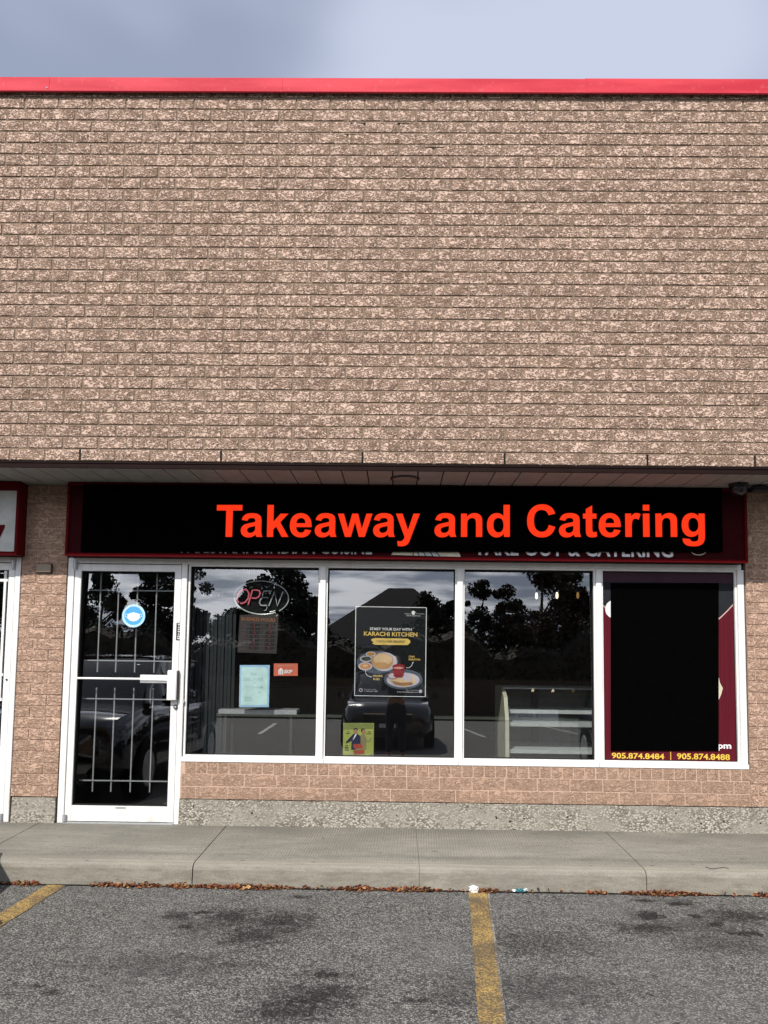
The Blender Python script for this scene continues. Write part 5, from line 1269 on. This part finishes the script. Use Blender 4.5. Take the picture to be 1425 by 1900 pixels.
# ------------------------------------------------------------------ photographer, seen only as a dark figure in the second pane
def skin(name, chains, mat, parent, sub=1, root=0):
    """chains: list of [(x, y, z, r), ...]; a chain may start with an index of an earlier joint"""
    vs, es, rs = [], [], []
    for ch in chains:
        prev = None
        for it in ch:
            if isinstance(it, int): prev = it; continue
            vs.append(it[:3]); rs.append(it[3] if len(it) == 4 else it[3:5]); k = len(vs) - 1
            if prev is not None: es.append((prev, k))
            prev = k
    me = bpy.data.meshes.new(name); o0 = origin(parent) if parent else Vector((0, 0, 0))
    me.from_pydata([tuple(Vector(v) - o0) for v in vs], es, []); o = bpy.data.objects.new(name, me); COL.objects.link(o)
    md = o.modifiers.new('s', 'SKIN'); md.use_smooth_shade = True
    for i, r in enumerate(rs):
        me.skin_vertices[0].data[i].radius = (r, r) if not isinstance(r, tuple) else r
        me.skin_vertices[0].data[i].use_root = (i == root)
    if sub: sm = o.modifiers.new('u', 'SUBSURF'); sm.levels = sub; sm.render_levels = sub
    dg = bpy.context.evaluated_depsgraph_get(); nm = bpy.data.meshes.new_from_object(o.evaluated_get(dg))
    o.modifiers.clear(); o.data = nm; nm.materials.clear(); nm.materials.append(MT[mat]); bpy.data.meshes.remove(me)
    for p in nm.polygons: p.use_smooth = True
    if parent: o.parent = parent
    return o
def photographer():
    X, Y = .0, -6.92
    r = empty('person', (X, Y, 0), 'photographer in dark clothes holding up a phone, mirrored in the second window', 'person')
    # body: pelvis 0, spine, neck, head
    B = [[(X, Y, .95, .13, .11), (X, Y, 1.12, .13, .10), (X, Y, 1.34, .165, .11), (X, Y + .005, 1.46, .075, .07), (X, Y + .02, 1.55, .055, .055), (X, Y + .035, 1.63, .075, .085), (X, Y + .03, 1.72, .078, .095), (X, Y + .02, 1.78, .055, .07)]]
    for s in (-1, 1):
        B.append([0, (X + s * .10, Y, .86, .085), (X + s * .11, Y + .01, .50, .058), (X + s * .12, Y - .02, .12, .038), (X + s * .12, Y - .0, .07, .04), (X + s * .13, Y + .14, .045, .035)])
        B.append([2, (X + s * .19, Y, 1.41, .055), (X + s * .23, Y + .10, 1.20, .042), (X + s * .09, Y + .33, 1.44, .032), (X + s * .055, Y + .375, 1.52, .026)])
    body = skin('body', B, 'skin', r, 1)
    J = [[(X, Y, 1.00, .15, .125), (X, Y, 1.15, .155, .12), (X, Y, 1.34, .185, .13), (X, Y, 1.46, .09, .085)]]
    for s in (-1, 1): J.append([2, (X + s * .195, Y, 1.41, .072), (X + s * .235, Y + .10, 1.20, .058), (X + s * .105, Y + .31, 1.42, .045)])
    skin('jacket', J, 'cloth_black', r, 1)
    T = [[(X, Y, .97, .15, .12), (X, Y, 1.04, .14, .115)]]
    for s in (-1, 1): T.append([0, (X + s * .10, Y, .84, .10), (X + s * .11, Y + .01, .50, .072), (X + s * .12, Y - .02, .12, .060)])
    skin('trousers', T, 'cloth_denim', r, 1)
    skin('hair', [[(X, Y + .0, 1.66, .082, .075), (X, Y + .005, 1.74, .088, .09), (X, Y + .01, 1.80, .06, .07)]], 'hair', r, 1)
    for s in (-1, 1):
        skin('shoe', [[(X + s * .12, Y - .04, .05, .046), (X + s * .125, Y + .06, .045, .045), (X + s * .13, Y + .17, .038, .036)]], 'rubber', r, 1)
        hx, hy, hz = X + s * .05, Y + .40, 1.56
        H_ = [[(hx, hy - .02, hz - .04, .026, .014), (hx - s * .004, hy, hz, .034, .013), (hx - s * .006, hy + .015, hz + .035, .034, .011)]]
        for f in range(4):
            fz_ = hz + .035 - f * .021; H_.append([1, (hx - s * .012, hy + .035, fz_, .009), (hx - s * .020, hy + .056, fz_ + .004, .0085), (hx - s * .035, hy + .060, fz_ + .006, .0075)])
        H_.append([0, (hx - s * .012, hy + .0, hz - .03, .010), (hx - s * .030, hy + .012, hz - .012, .0095), (hx - s * .038, hy + .018, hz + .006, .0085)])
        skin('hand', H_, 'skin', r, 1)
    fx = MB()
    for s in (-1, 1): fx.cyl((X + s * .03, Y + .118, 1.695), (X + s * .03, Y + .126, 1.695), .011, .008, 10)
    fx.build('eye', 'film_white', r); MB().cyl((X, Y + .118, 1.685), (X, Y + .145, 1.655), .010, .016, 8).build('nose', 'skin', r); boxo('mouth', 'print_red', r, X - .024, X + .024, Y + .112, Y + .119, 1.618, 1.626)
    ph = MB().box(X - .038, X + .038, -6.452, -6.444, 1.545, 1.70).build('phone', 'black_plastic', None, .002); tag(ph, 'black phone held upright by the photographer', 'phone')
photographer()
